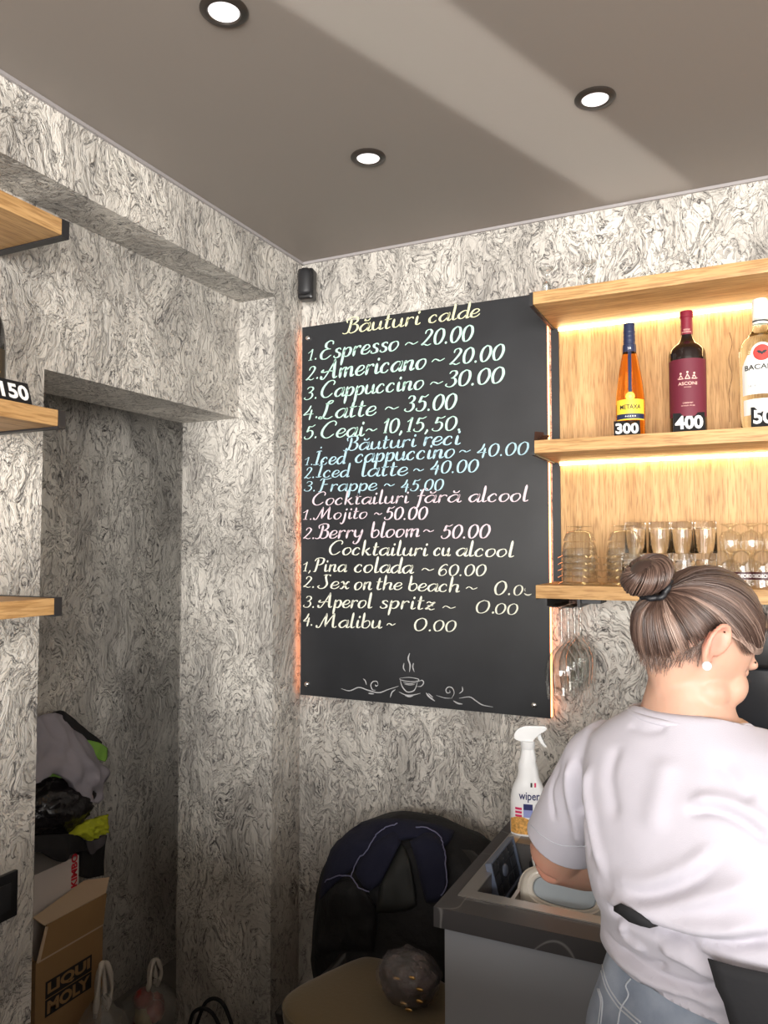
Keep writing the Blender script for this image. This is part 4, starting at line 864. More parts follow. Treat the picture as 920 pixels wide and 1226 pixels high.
# ------------------------------------------------------------------ chair with jacket and bag in front of the back wall
DKF = mat('black leatherette', (0.016, 0.014, 0.013), 0.5)
OLV = mat('olive brown velvet', (0.135, 0.095, 0.042), 0.85, sheen=0.3, bump=(90, 0.25))
sc_, se = Vector((-0.86, 1.785)), math.radians(-22)
ch = empty('tub_chair', (sc_.x, sc_.y, 0), se, 'black tub chair with an olive velvet seat left of the counter', 'chair')
seat = [(0.385, 0.17, 0.155), (0.390, 0.205, 0.185), (0.415, 0.218, 0.198), (0.445, 0.218, 0.198), (0.458, 0.208, 0.188), (0.465, 0.17, 0.15), (0.468, 0.08, 0.07), (0.4685, 0.01, 0.01)]
V, Fc = sq_loft([tuple(p) for p in catmull([Vector(r) for r in seat], 3)], 56, 4.0); mk('seat', V, Fc, OLV, ch)['label'] = 'olive velvet seat cushion'
tube('seat_piping', [Vector((0.2185*math.copysign(abs(math.cos(a))**0.5, math.cos(a)), 0.1985*math.copysign(abs(math.sin(a))**0.5, math.sin(a)), 0.447)) for a in [2*PI*k/72 for k in range(72)]], 0.0032, OLV, ch, 6, closed=True)
# shell: curved band rising towards the back
def shell(u, v, off=0.0):
    a = math.radians(150)+u*math.radians(-120) if False else math.radians(-195+u*(-150)) ; r = 0.262+off+0.03*v
    a = math.radians(215-u*250); top = 0.40+0.36*max(0, math.sin(a))**1.5
    z = 0.30+(top-0.30)*v; return Vector((r*0.92*math.cos(a), r*0.98*math.sin(a)+0.02, z))
V1, F1 = grid_geo(lambda u, v: shell(u, v, 0.0), 48, 12); V2, F2 = grid_geo(lambda u, v: shell(u, v, 0.022), 48, 12)
bm = bmesh.new(); A = [bm.verts.new(v) for v in V1]; B = [bm.verts.new(v) for v in V2]
for f in F1: bm.faces.new([A[i] for i in f]); bm.faces.new([B[i] for i in f][::-1])
nu, nv = 49, 13; brd = [i for i in range(nu)]+[j*nu+nu-1 for j in range(1, nv)]+[(nv-1)*nu+i for i in range(nu-2, -1, -1)]+[j*nu for j in range(nv-2, 0, -1)]
for i in range(len(brd)): a, b = brd[i], brd[(i+1) % len(brd)]; bm.faces.new((A[a], A[b], B[b], B[a]))
bm_obj('backrest_shell', bm, DKF, ch, smooth=True)
box('seat_base', -0.2, 0.2, -0.18, 0.18, 0.30, 0.384, DKF, ch, bev=0.02, seg=3)
for x in (-0.17, 0.17):
    for y in (-0.15, 0.15): tube('leg', [(x, y, 0.31), (x*1.12, y*1.12, FZ)], [0.016, 0.010], BLACK_METAL, ch, 12)
# padded jacket thrown over the back: built as a heavy draped body
JK = mat('black nylon', (0.004, 0.004, 0.005), 0.75, bump=(28, 0.7, 0.01)); NV = mat('navy fleece', (0.006, 0.007, 0.022), 0.95, bump=(40, 0.6, 0.006)); PIP = mat('pale lilac piping', (0.13, 0.13, 0.22), 0.5)
jx, jy = -0.965, 2.145
jk = empty('jacket', (jx, jy, 0.30), label='black and navy padded jacket with pale piping draped over the tub chair', cat='jacket')
def jout(z):   # half widths of the draped mass at height z: left, right
    L_ = np.interp(z, [0.28, 0.35, 0.56, 0.68, 0.745, 0.785, 0.808], [0.275, 0.285, 0.265, 0.215, 0.15, 0.08, 0.0]); R_ = np.interp(z, [0.28, 0.60, 0.70, 0.76, 0.80, 0.810], [0.375, 0.372, 0.35, 0.26, 0.12, 0.02]); return L_, R_
V = []; Fc = []; n = 72; zs = list(np.linspace(0.28, 0.70, 26))+list(np.linspace(0.715, 0.8075, 14))
for z in zs:
    L_, R_ = jout(z)
    th = np.interp(z, [0.28, 0.45, 0.62, 0.74, 0.79, 0.8075], [0.16, 0.175, 0.165, 0.13, 0.07, 0.012])
    for k in range(n):
        a = 2*PI*k/n; c_, s_ = math.cos(a), math.sin(a); hx_ = R_ if c_ > 0 else L_
        yy = (-th if s_ < 0 else th*1.0)
        p = Vector((jx+hx_*math.copysign(abs(c_)**0.8, c_), jy+abs(s_)**0.8*yy, z))
        q = p*7; d = 0.016*noise.noise(q)+0.012*(abs(noise.noise(Vector((p.x*14, p.y*9, p.z*8))))-0.2); p += Vector((c_, s_, 0))*d
        p.y = min(p.y, YB-0.015); p.z += 0.006*noise.noise(Vector((p.x*12, 3, 5)))
        V.append(p)
for j in range(len(zs)-1):
    for k in range(n): q = (k+1) % n; Fc.append((j*n+k, j*n+q, (j+1)*n+q, (j+1)*n+k))
Fc.append(tuple(reversed(range(n)))); Fc.append(tuple(range((len(zs)-1)*n, len(zs)*n)))
from mathutils.bvhtree import BVHTree
JB = BVHTree.FromPolygons(V, Fc)
JO = jk.location.copy(); mk('lining', [v-JO for v in V], Fc, JK, jk)
CAMP = Vector((0, 0, CAMZ))
def hit(px, py, tree, off=0.0):
    d = (at(px, py, 1, 5.0)-CAMP).normalized(); loc, nrm, i, dist = tree.ray_cast(CAMP, d)
    if loc is None: return None
    if nrm.dot(d) > 0: nrm = -nrm
    return loc+nrm*off
def panel(pxgrid, tree, off, thick, m, name, par, O, n=7, folds=0.0, seed=0, back=None):
    """padded panel lying on a surface: rows of photograph points dropped on the surface"""
    rows = []
    for row in pxgrid: rows.append(catmull([Vector((a, b, 0)) for a, b in row], n))
    cols = []
    m_ = len(rows[0])
    for i in range(m_): cols.append(catmull([r[i] for r in rows], n))
    nv = len(cols[0]); top = []; last = None
    for j in range(nv):
        for i in range(m_):
            p = cols[i][j]; h = hit(p.x, p.y, tree, off)
            if h is None: h = at(p.x, p.y, 1, (last.y if last else jy))
            edge = min(i, m_-1-i, j, nv-1-j); k = min(1.0, edge/2.5)
            q = h+(CAMP-h).normalized()*(thick*math.sqrt(k)*(1+folds*noise.noise(Vector((h.x*22+seed, h.y*22, h.z*16)))*2)); top.append(q); last = h
    F_ = [(j*m_+i, j*m_+i+1, (j+1)*m_+i+1, (j+1)*m_+i) for j in range(nv-1) for i in range(m_-1)]
    bm = bmesh.new(); A = [bm.verts.new(v-O) for v in top]; B = [bm.verts.new(v-O-(CAMP-v).normalized()*(thick+0.004)) for v in top]
    for f in F_: bm.faces.new([A[i] for i in f]); bm.faces.new([B[i] for i in f][::-1])
    br = [i for i in range(m_)]+[j*m_+m_-1 for j in range(1, nv)]+[(nv-1)*m_+i for i in range(m_-2, -1, -1)]+[j*m_ for j in range(nv-2, 0, -1)]
    for i in range(len(br)): a, b = br[i], br[(i+1) % len(br)]; bm.faces.new((A[a], A[b], B[b], B[a]))
    return bm_obj(name, bm, m, par, smooth=True)
def line_on(pts, tree, r, m, name, par, O, off=0.002, n=8, seg=6):
    P = []
    for q in catmull([Vector((a, b, 0)) for a, b in pts], n):
        h = hit(q.x, q.y, tree, off)
        if h is not None: P.append(h-O)
    if len(P) > 2: return tube(name, P, r, m, par, seg)
# navy upper: yoke, left shoulder and the collar stand on the right
panel([[(386, 1060), (398, 1018), (428, 988), (470, 981), (515, 986), (545, 996)], [(384, 1070), (402, 1040), (440, 1010), (480, 994), (512, 996), (538, 1010)], [(383, 1080), (405, 1056), (438, 1032), (470, 1012), (500, 1006), (525, 1020)]], JB, 0.004, 0.018, NV, 'yoke', jk, JO, folds=0.25)
panel([[(428, 1046), (436, 1024), (458, 1004), (476, 997)], [(438, 1062), (450, 1044), (466, 1024), (480, 1004)], [(446, 1066), (458, 1056), (470, 1034), (482, 1012)]], JB, 0.012, 0.016, NV, 'lapel', jk, JO, folds=0.2, seed=3)
panel([[(492, 1010), (508, 1000), (524, 1004), (535, 1022)], [(500, 1034), (514, 1024), (530, 1028), (538, 1046)], [(508, 1064), (520, 1062), (530, 1062), (535, 1062)], [(512, 1080), (522, 1080), (528, 1078), (532, 1072)]], JB, 0.012, 0.022, NV, 'collar', jk, JO, folds=0.2, seed=5)
panel([[(384, 1078), (405, 1058), (428, 1054), (440, 1066)], [(378, 1110), (400, 1092), (430, 1086), (452, 1092)], [(376, 1150), (400, 1140), (425, 1138), (448, 1140)]], JB, 0.006, 0.03, JK, 'sleeve', jk, JO, folds=0.3, seed=9)
panel([[(455, 1060), (470, 1030), (482, 1012), (492, 1030)], [(452, 1080), (470, 1068), (488, 1060), (498, 1062)], [(450, 1092), (470, 1092), (488, 1090), (500, 1084)]], JB, 0.004, 0.02, mat('dark olive lining', (0.012, 0.013, 0.012), 0.7), 'inner_flap', jk, JO, folds=0.2, seed=12)
JP = [[(428, 1050), (440, 1028), (452, 1012), (466, 1000), (480, 995)], [(400, 1056), (414, 1050), (424, 1049), (429, 1051), (438, 1062), (447, 1066)], [(500, 1000), (512, 1001), (526, 1010), (534, 1024), (539, 1042), (538, 1060), (533, 1070)]]
def deep_hit(q): return hit(q.x, q.y, JB, 0.034)
for pts in JP:
    P = [deep_hit(q) for q in catmull([Vector((a, b, 0)) for a, b in pts], 8)]; P = [p-JO for p in P if p is not None]; tube('piping', P, 0.0018, PIP, jk, 6)
# crumpled clear bag with packed food on the seat
def crumple(name, loc, rx, ry, rz, m, par=None, seed=0, amp=0.16, seg=56, rings=36, fn=None, ridge=0.16):
    return blob(name, rx, ry, rz, m, par, loc, amp=amp, sc_=2.6, seed=seed, seg=seg, rings=rings, ridge=ridge, fn=fn)
CLEARB = mat('clear crumpled film', (0.55, 0.52, 0.55), 0.08, alpha=0.16, coat=1.0, bump=(38, 1.0, 0.02))
bg_p = at(490, 1152, 1, 1.80)
pb = empty('food_bag', (bg_p.x, 1.80, 0.4695), label='crumpled clear plastic bag of packed food on the olive seat', cat='plastic bag')
crumple('film', (0, 0, 0.066), 0.083, 0.07, 0.066, CLEARB, pb, 2, amp=0.08, ridge=0.08)
DKC = mat('dark wrapped contents', (0.040, 0.026, 0.022), 0.07, coat=0.7, bump=(30, 1.0, 0.03), vary=0.8, vscale=22)
crumple('contents', (0.0, 0, 0.062), 0.076, 0.062, 0.060, DKC, pb, 6, amp=0.1, ridge=0.1)
GLD = mat('golden wrapper', (0.5, 0.30, 0.10), 0.2, metal=0.8)
for k in range(9):
    a = random.uniform(-0.6, 1.9); crumple('wrapped_sweet', (0.062*math.sin(a)*0.7+0.012, -0.061+0.004*(k%3), 0.025+0.010*k*0.9), 0.010, 0.003, 0.004, GLD, pb, 20+k, 0.3, 14, 8)

# ------------------------------------------------------------------ things kept in the dark niche
CARD = mat('brown cardboard', (0.30, 0.175, 0.075), 0.85, bump=(40, 0.2), vary=0.08, vscale=6); CARDIN = mat('pale torn cardboard', (0.50, 0.37, 0.25), 0.85)
cbx = empty('cardboard_box', (-2.14, 1.86, 0), math.radians(0), 'brown cardboard box with black printed block letters standing open in the niche', 'box')
X0, X1, Y0, Y1, HB = -0.10, 0.14, -0.14, 0.13, 0.335
bm = bmesh.new(); th = 0.005
bx(bm, X0, X1, Y0, Y0+th, FZ, HB); bx(bm, X0, X1, Y1-th, Y1, FZ, HB); bx(bm, X0, X0+th, Y0+th, Y1-th, FZ, HB); bx(bm, X1-th, X1, Y0+th, Y1-th, FZ, HB); bx(bm, X0+th, X1-th, Y0+th, Y1-th, FZ, FZ+th)
bm_obj('body', bm, CARD, cbx)
def slab(name, P, m, par, t_=0.004):
    P = [Vector(p) for p in P]; nn = (P[1]-P[0]).cross(P[-1]-P[0]).normalized()*t_; V = P+[p+nn for p in P]; k = len(P)
    Fc = [tuple(range(k)), tuple(reversed(range(k, 2*k)))]+[(i, (i+1) % k, k+(i+1) % k, k+i) for i in range(k)]; return mk(name, V, Fc, m, par, smooth=False)
slab('flap', [(X1-0.001, Y0+0.012, HB+0.001), (X1-0.001, Y1, HB+0.001), (X1+0.006, Y1+0.005, HB+0.10), (X1+0.006, Y0+0.03, HB+0.10)], CARD, cbx)
slab('flap', [(X1+0.004, Y0+0.025, HB+0.098), (X1+0.008, Y1+0.002, HB+0.100), (X1-0.03, Y1+0.055, HB+0.125), (X1-0.07, Y1-0.02, HB+0.135), (X1-0.04, Y0+0.02, HB+0.115)], CARDIN, cbx)['label'] = 'pale folded over flap'
slab('flap', [(X0+0.01, Y0, HB+0.001), (X1-0.01, Y0, HB+0.001), (X1-0.005, Y0-0.03, HB+0.085), (X0+0.02, Y0-0.03, HB+0.085)], CARD, cbx)
slab('torn_strip', [(X1+0.002, Y0+0.0, HB+0.0), (X1+0.009, Y0+0.008, HB+0.0), (X1+0.011, Y0+0.034, HB+0.095), (X1+0.006, Y0+0.028, HB+0.097)], CARDIN, cbx)
slab('tape', [(X1+0.0006, Y0+0.005, HB-0.006), (X1+0.0006, Y1, HB-0.006), (X1+0.0006, Y1, HB+0.002), (X1+0.0006, Y0+0.005, HB+0.002)], CARDIN, cbx, 0.0006)
PRN = mat('black box print', (0.015, 0.013, 0.012), 0.7)
def yz_text(s, wd, hh, y0, z0, m, x, par, bold=0.0, rot=False, name='print', tilt=0.0):
    V, Fc = fit_text(s, wd, hh, bold)
    if rot: V = [Vector((x, y0-v.y, z0+v.x)) for v in V]
    else: V = [Vector((x, y0+v.x, z0+v.y+tilt*v.x)) for v in V]
    return mk(name, V, Fc, m, par, smooth=False)
for z, s, yc, wq in ((0.205, 'LIQUI', -0.010, 0.185), (0.150, 'MOLY', -0.010, 0.185)):
    slab('print_block', [(X1+0.0004, yc-wq/2, z), (X1+0.0004, yc+wq/2, z), (X1+0.0004, yc+wq/2, z+0.052), (X1+0.0004, yc-wq/2, z+0.052)], PRN, cbx, 0.0004)
    yz_text(s, wq*0.92, 0.040, yc, z+0.006, CARD, X1+0.0014, cbx, bold=0.045)
WBX = mat('white carton', (0.58, 0.52, 0.48), 0.6); REDP = mat('red carton print', (0.55, 0.01, 0.03), 0.5)
wb = empty('white_carton', (-2.145, 1.862, FZ+0.0055), 0, 'white carton with red upright lettering standing in the cardboard box', 'box')
box('body', -0.085, 0.075, -0.095, 0.085, 0, 0.70, WBX, wb)
yz_text('KIMBO', 0.110, 0.026, 0.078, 0.657, REDP, 0.0762, wb, bold=0.04, rot=True)
def cloth_px(name, rows, m, par, O, thick=0.008, fold=0.012, fs=11, seed=0, n=7):
    """thick limp sheet through control points given as (px, py, x plane)"""
    G_ = [[at(a, b, 0, -2.02+(c+2.02)*0.6) for a, b, c in r] for r in rows]; R_ = [catmull(r, n) for r in G_]; Cc = [catmull([r[i] for r in R_], n) for i in range(len(R_[0]))]
    m_, nv = len(Cc), len(Cc[0]); top = []
    for j in range(nv):
        for i in range(m_):
            p = Cc[i][j]; d = fold*(abs(noise.noise(Vector((p.y*fs+seed, p.z*fs*0.6+p.y*4, seed))))-0.25)+fold*0.4*noise.noise(Vector((p.y*fs*2.5, p.z*fs*2, seed+4))); top.append(p+Vector((d*1.6, 0, 0)))
    F_ = [(j*m_+i, j*m_+i+1, (j+1)*m_+i+1, (j+1)*m_+i) for j in range(nv-1) for i in range(m_-1)]
    bm = bmesh.new(); A = [bm.verts.new(v-O) for v in top]; B = []
    for j in range(nv):
        for i in range(m_): e = min(1, min(i, m_-1-i, j, nv-1-j)/2); B.append(bm.verts.new(top[j*m_+i]-O-Vector((thick*(0.3+0.7*e), 0, 0))))
    for f in F_: bm.faces.new([A[i] for i in f]); bm.faces.new([B[i] for i in f][::-1])
    br = [i for i in range(m_)]+[j*m_+m_-1 for j in range(1, nv)]+[(nv-1)*m_+i for i in range(m_-2, -1, -1)]+[j*m_ for j in range(nv-2, 0, -1)]
    for i in range(len(br)): a, b = br[i], br[(i+1) % len(br)]; bm.faces.new((A[a], A[b], B[b], B[a]))
    return bm_obj(name, bm, m, par, smooth=True)
def niche_thing(name, rows, m, label, cat, **k):
    ps = [at(a, b, 0, c) for r in rows for a, b, c in r]; O = Vector((sum(p.x for p in ps)/len(ps), sum(p.y for p in ps)/len(ps), min(p.z for p in ps)))
    o = cloth_px(name, rows, m, None, O, **k); o.location = O; return tag(o, label, cat)
BAGB = mat('black bin liner', (0.012, 0.010, 0.011), 0.22, bump=(14, 0.8, 0.02)); GRYS = mat('pale grey jersey', (0.27, 0.25, 0.28), 0.9, bump=(80, 0.2)); BLKC = mat('black cloth', (0.010, 0.009, 0.010), 0.9); GRN = mat('lime green cloth', (0.19, 0.38, 0.06), 0.85); YLG = mat('acid yellow knit', (0.42, 0.45, 0.02), 0.85, bump=(90, 0.5)); DGR = mat('dark grey cloth', (0.07, 0.062, 0.068), 0.9)
q = at(64, 965, 0, -2.12); o = crumple('bin_bag', (q.x, q.y, q.z), 0.095, 0.155, 0.105, BAGB, None, 3, 0.10, 64, 40); tag(o, 'glossy black bin bag stuffed full, lying on the pile in the niche', 'bin bag')
niche_thing('black_cloth', [[(25, 1004, -2.05), (60, 1000, -2.02), (92, 1000, -2.04), (104, 1010, -2.12)], [(25, 1020, -2.02), (50, 1014, -2.00), (80, 1014, -2.0), (104, 1018, -2.10)], [(25, 1026, -2.02), (46, 1020, -1.995), (74, 1032, -1.995), (90, 1018, -2.05)]], BLKC, 'black cloth hanging over the top of the white carton', 'cloth', thick=0.03)
niche_thing('grey_shirt', [[(18, 876, -2.12), (45, 858, -2.15), (70, 854, -2.22), (98, 874, -2.25), (112, 884, -2.28)], [(18, 900, -2.06), (48, 888, -2.06), (78, 884, -2.09), (104, 900, -2.13), (122, 912, -2.19)], [(18, 935, -2.02), (48, 918, -2.02), (82, 912, -2.03), (108, 928, -2.07), (131, 922, -2.15)], [(18, 940, -2.02), (44, 932, -2.02), (76, 926, -2.02), (102, 950, -2.05), (128, 948, -2.13)], [(22, 944, -2.02), (46, 936, -2.02), (72, 928, -2.03), (103, 957, -2.06), (118, 962, -2.12)]], GRYS, 'crumpled pale grey shirt on top of the bin bag in the niche', 'shirt', thick=0.02, fold=0.03)
niche_thing('black_sleeve', [[(66, 858, -2.24), (76, 851, -2.26), (98, 868, -2.28), (122, 888, -2.30)], [(72, 866, -2.21), (82, 860, -2.22), (102, 878, -2.24), (120, 893, -2.28)], [(78, 874, -2.2), (88, 872, -2.21), (102, 882, -2.23), (114, 893, -2.26)]], BLKC, 'rolled black garment along the top of the grey shirt', 'garment', thick=0.04)
niche_thing('green_cloth', [[(106, 886, -2.24), (118, 889, -2.25), (130, 896, -2.26)], [(112, 898, -2.22), (120, 902, -2.22), (129, 906, -2.24)], [(116, 908, -2.21), (121, 910, -2.21), (126, 912, -2.22)]], GRN, 'small lime green cloth corner sticking out right of the grey shirt', 'cloth', thick=0.02)
niche_thing('green_rag', [[(56, 926, -2.07), (64, 922, -2.08), (74, 928, -2.07)], [(58, 931, -2.06), (66, 930, -2.06), (75, 932, -2.06)]], GRN, 'tiny lime green rag peeking out under the grey shirt', 'cloth', thick=0.015)
niche_thing('yellow_gloves', [[(84, 1000, -2.06), (100, 986, -2.06), (116, 980, -2.08), (130, 975, -2.10)], [(90, 1000, -2.03), (104, 993, -2.03), (118, 986, -2.05), (130, 984, -2.08)], [(97, 1001, -2.03), (106, 1000, -2.03), (119, 995, -2.05), (131, 991, -2.08)], [(100, 1003, -2.04), (108, 1007, -2.04), (120, 1002, -2.06), (131, 996, -2.09)]], YLG, 'acid yellow knitted work gloves below the bin bag in the niche', 'gloves', thick=0.025, fold=0.02, fs=40)
niche_thing('dark_bundle', [[(100, 1006, -2.12), (112, 1006, -2.12), (128, 1000, -2.14)], [(98, 1024, -2.10), (112, 1028, -2.10), (126, 1024, -2.14)], [(97, 1050, -2.10), (108, 1052, -2.10), (124, 1048, -2.14)]], BLKC, 'black bundle hanging right of the white carton', 'garment', thick=0.06)
niche_thing('grey_rag', [[(103, 1006, -2.09), (114, 1006, -2.09), (126, 998, -2.10)], [(104, 1014, -2.08), (113, 1018, -2.08), (124, 1010, -2.09)], [(106, 1020, -2.08), (110, 1023, -2.08), (114, 1021, -2.08)]], DGR, 'dark grey rag just under the yellow gloves', 'cloth', thick=0.02)
# thin carrier bags on the floor
FILM = mat('thin milky film', (0.36, 0.34, 0.31), 0.2, alpha=0.36, coat=0.8, bump=(30, 1.0, 0.012)); FILMH = mat('gathered milky film', (0.60, 0.54, 0.47), 0.3, alpha=0.85, bump=(30, 0.8, 0.01))
LEAF = mat('green vegetables', (0.06, 0.10, 0.02), 0.5, bump=(40, 0.6, 0.01), vary=0.5, vscale=20); CRM = mat('cream vegetables', (0.38, 0.30, 0.15), 0.5, vary=0.3, vscale=25); REDV = mat('red vegetables', (0.28, 0.03, 0.025), 0.4, vary=0.4, vscale=15)
def carrier(px, py, X, r, h, label, fill, seed):
    c = at(px, py, 0, X); t = empty('carrier_bag', (c.x, c.y, FZ), 0, label, 'plastic bag', 'milky carrier bags in the niche')
    def f(p):   # pull the top in towards the knot
        k = max(0.0, min(1.0, (p.z/(h*0.5)-0.1)/0.9)) if p.z > 0 else 0; return Vector((p.x*(1-0.75*k), p.y*(1-0.75*k), p.z))
    crumple('film', (0, 0, h*0.5+0.002), r, r, h*0.5, FILM, t, seed, 0.14, 56, 40, fn=f)
    for k in range(7):
        a = random.uniform(0, 2*PI); d = r*0.5*random.random()
        crumple('vegetable', (d*math.cos(a), d*math.sin(a), 0.05+random.random()*h*0.45), r*0.36, r*0.33, r*0.36, fill[k % len(fill)], t, seed+k+30, 0.12, 20, 12)
    for s_ in (-1, 1):
        P = catmull([Vector((0.0, s_*r*0.22, h*0.80)), Vector((0.015, s_*r*0.30, h*1.0)), Vector((0.01, s_*r*0.12, h*1.24)), Vector((0.0, -s_*r*0.10, h*1.20)), Vector((0.0, -s_*r*0.16, h*0.86))], 7)
        V, Fc = tube_geo(P, [0.0075+0.0022*math.sin(i*0.55+s_) for i in range(len(P))], 8); mk('handle', V, Fc, FILMH, t)
carrier(121, 1190, -1.885, 0.105, 0.34, 'milky carrier bag of green vegetables beside the cardboard box', [LEAF, CRM, LEAF], 1)
carrier(182, 1210, -1.96, 0.100, 0.215, 'milky carrier bag of red vegetables at the niche jamb', [REDV, REDV, CRM], 8)
fb = empty('shopping_bag', (-1.615, 2.09, FZ), 0, 'dark shopping bag with black handles on the floor at the column foot', 'bag')
crumple('bag_body', (0, 0, 0.085), 0.12, 0.08, 0.085, mat('dark green bag', (0.03, 0.035, 0.025), 0.7), fb, 4, 0.10)
for s_ in (-1, 1): tube('handle', catmull([Vector((-0.09, s_*0.02, 0.14)), Vector((-0.05, s_*0.03, 0.235)), Vector((0.02, s_*0.028, 0.245)), Vector((0.09, s_*0.02, 0.13))], 8), 0.006, BLKC, fb, 8)
# ------------------------------------------------------------------ the woman at the sink
PHI = math.radians(28)                       # the body is turned to her right
BR = Vector((math.cos(PHI), -math.sin(PHI), 0)); BF = Vector((math.sin(PHI), math.cos(PHI), 0)); UP = Vector((0, 0, 1))
def ell(rings, n=40, e=2.2, caps=True):
    """rings: (centre, axis a vector, axis b vector)"""
    V = []; Fc = []
    for c, A, B in rings:
        for k in range(n):
            t_ = 2*PI*k/n; c_, s_ = math.cos(t_), math.sin(t_)
            V.append(Vector(c)+A*math.copysign(abs(c_)**(2/e), c_)+B*math.copysign(abs(s_)**(2/e), s_))
    for j in range(len(rings)-1):
        for k in range(n): q = (k+1) % n; Fc.append((j*n+k, j*n+q, (j+1)*n+q, (j+1)*n+k))
    if caps: Fc.append(tuple(reversed(range(n)))); Fc.append(tuple(range((len(rings)-1)*n, len(rings)*n)))
    return V, Fc
def sphere_geo(c, rx, ry=None, rz=None, M=None, seg=28, rings=18, fn=None):
    ry = ry or rx; rz = rz or rx; V = []; Fc = []
    V.append(Vector((0, 0, 1))); 
    for j in range(1, rings):
        th = PI*j/rings
        for i in range(seg): a = 2*PI*i/seg; V.append(Vector((math.sin(th)*math.cos(a), math.sin(th)*math.sin(a), math.cos(th))))
    V.append(Vector((0, 0, -1)))
    for i in range(seg): q = (i+1) % seg; Fc.append((0, 1+i, 1+q)); Fc.append((len(V)-1, len(V)-1-seg+q, len(V)-1-seg+i))
    for j in range(rings-2):
        for i in range(seg): q = (i+1) % seg; Fc.append((1+j*seg+i, 1+(j+1)*seg+i, 1+(j+1)*seg+q, 1+j*seg+q))
    out = []
    for v in V:
        p = Vector((v.x*rx, v.y*ry, v.z*rz))
        if fn: p = fn(p, v)
        if M is not None: p = M @ p
        out.append(p+Vector(c))
    return out, Fc
def limb(P, R, n=8, seg=20):
    """tapered limb: joints P with radii R, smoothed"""
    Q = catmull([Vector(p) for p in P], n); T = [i/(len(Q)-1)*(len(P)-1) for i in range(len(Q))]; RR_ = [float(np.interp(t, range(len(P)), R)) for t in T]
    return tube_geo(Q, RR_, seg)
def remeshed(name, geos, voxel, m, parent, O, smooth=6, post=None):
    V, Fc = merge(geos); me = bpy.data.meshes.new('src'); me.from_pydata([tuple(v) for v in V], [], Fc); recalc_parts(me)
    o = bpy.data.objects.new('src', me); COL.objects.link(o)
    r = o.modifiers.new('r', 'REMESH'); r.mode = 'VOXEL'; r.voxel_size = voxel; r.adaptivity = 0
    if smooth: s = o.modifiers.new('s', 'SMOOTH'); s.factor = 0.5; s.iterations = smooth
    bpy.context.view_layer.update(); ev = o.evaluated_get(bpy.context.evaluated_depsgraph_get())
    out = bpy.data.meshes.new_from_object(ev); bpy.data.objects.remove(o)
    n = len(out.vertices); co = np.empty(n*3); out.vertices.foreach_get('co', co); co = co.reshape(-1, 3)
    if post is not None:
        no = np.empty(n*3); out.vertices.foreach_get('normal', no); co = post(co, no.reshape(-1, 3))
    co = co-np.array(O); out.vertices.foreach_set('co', co.ravel()); out.update()
    out.materials.clear(); return fin(name, out, m, parent)
def recalc_parts(me):
    bm = bmesh.new(); bm.from_mesh(me); bmesh.ops.recalc_face_normals(bm, faces=bm.faces); bm.to_mesh(me); bm.free()

SKIN = mat('skin', (0.45, 0.265, 0.19), 0.48, sss=0.25, vary=0.06, vscale=18)
SHIRT = mat('white cotton', (0.45, 0.43, 0.485), 0.85, bump=(700, 0.15), sheen=0.1)
PO = Vector((-0.035, 1.13, 0.0))
wm = empty('person', PO, 0, 'woman with a hair bun, white t-shirt, black apron and jeans washing up at the sink', 'person')

# --- head frame
hd = math.radians(46); pt = math.radians(36)
hf0 = Vector((math.sin(hd), math.cos(hd), 0)); hr = Vector((math.cos(hd), -math.sin(hd), 0))
hf = hf0*math.cos(pt)-UP*math.sin(pt); hu = UP*math.cos(pt)+hf0*math.sin(pt)
HC = Vector((-0.076, 1.178, 1.464)); HS = 0.91; HM = Matrix((hr, hf, hu)).transposed()*HS     # local x = right, y = face, z = up
H = lambda x, y, z: HC+HM @ Vector((x, y, z))
def skull(p, v):      # p scaled ellipsoid point
    x, y, z = p
    if z < 0: k = 1-0.30*(-z/0.115)**1.5*(1 if y > 0 else 1.2); x *= k
    if y < 0: y *= 0.95
    if y < 0 and z < -0.01: y *= 1-0.52*min(1, (-z-0.01)/0.08)**1.3; x *= 1-0.20*min(1, (-z-0.01)/0.08) if z < -0.01 else 1       # neck side
    if y > 0 and z < 0: y *= 1-0.22*(-z/0.112)**1.4
    if y > 0.06 and abs(z-0.005) < 0.02: y -= 0.004
    return Vector((x, y, z))
geos = [sphere_geo(HC, 0.0755, 0.093, 0.112, HM, 40, 30, skull)]
# jaw, chin, cheeks, brow, nose, lips
geos += [sphere_geo(H(0, 0.032, -0.066), 0.052, 0.044, 0.036, HM), sphere_geo(H(0, 0.062, -0.086), 0.022, 0.018, 0.016, HM)]
for s_ in (-1, 1):
    geos += [sphere_geo(H(s_*0.040, 0.058, -0.032), 0.029, 0.027, 0.031, HM), sphere_geo(H(s_*0.026, 0.080, 0.022), 0.022, 0.012, 0.010, HM), sphere_geo(H(s_*0.050, 0.030, -0.058), 0.020, 0.028, 0.026, HM)]
geos += [limb([H(0, 0.084, 0.012), H(0, 0.094, -0.012), H(0, 0.101, -0.030)], [0.009, 0.010, 0.012], 4, 14), sphere_geo(H(-0.009, 0.091, -0.032), 0.009, 0.010, 0.008, HM), sphere_geo(H(0.009, 0.091, -0.032), 0.009, 0.010, 0.008, HM)]
geos += [limb([H(-0.022, 0.070, -0.058), H(-0.008, 0.080, -0.054), H(0, 0.0815, -0.056), H(0.008, 0.080, -0.054), H(0.022, 0.070, -0.058)], [0.004, 0.0065, 0.006, 0.0065, 0.004], 4, 10), limb([H(-0.020, 0.070, -0.061), H(0, 0.079, -0.066), H(0.020, 0.070, -0.061)], [0.004, 0.008, 0.004], 4, 10)]
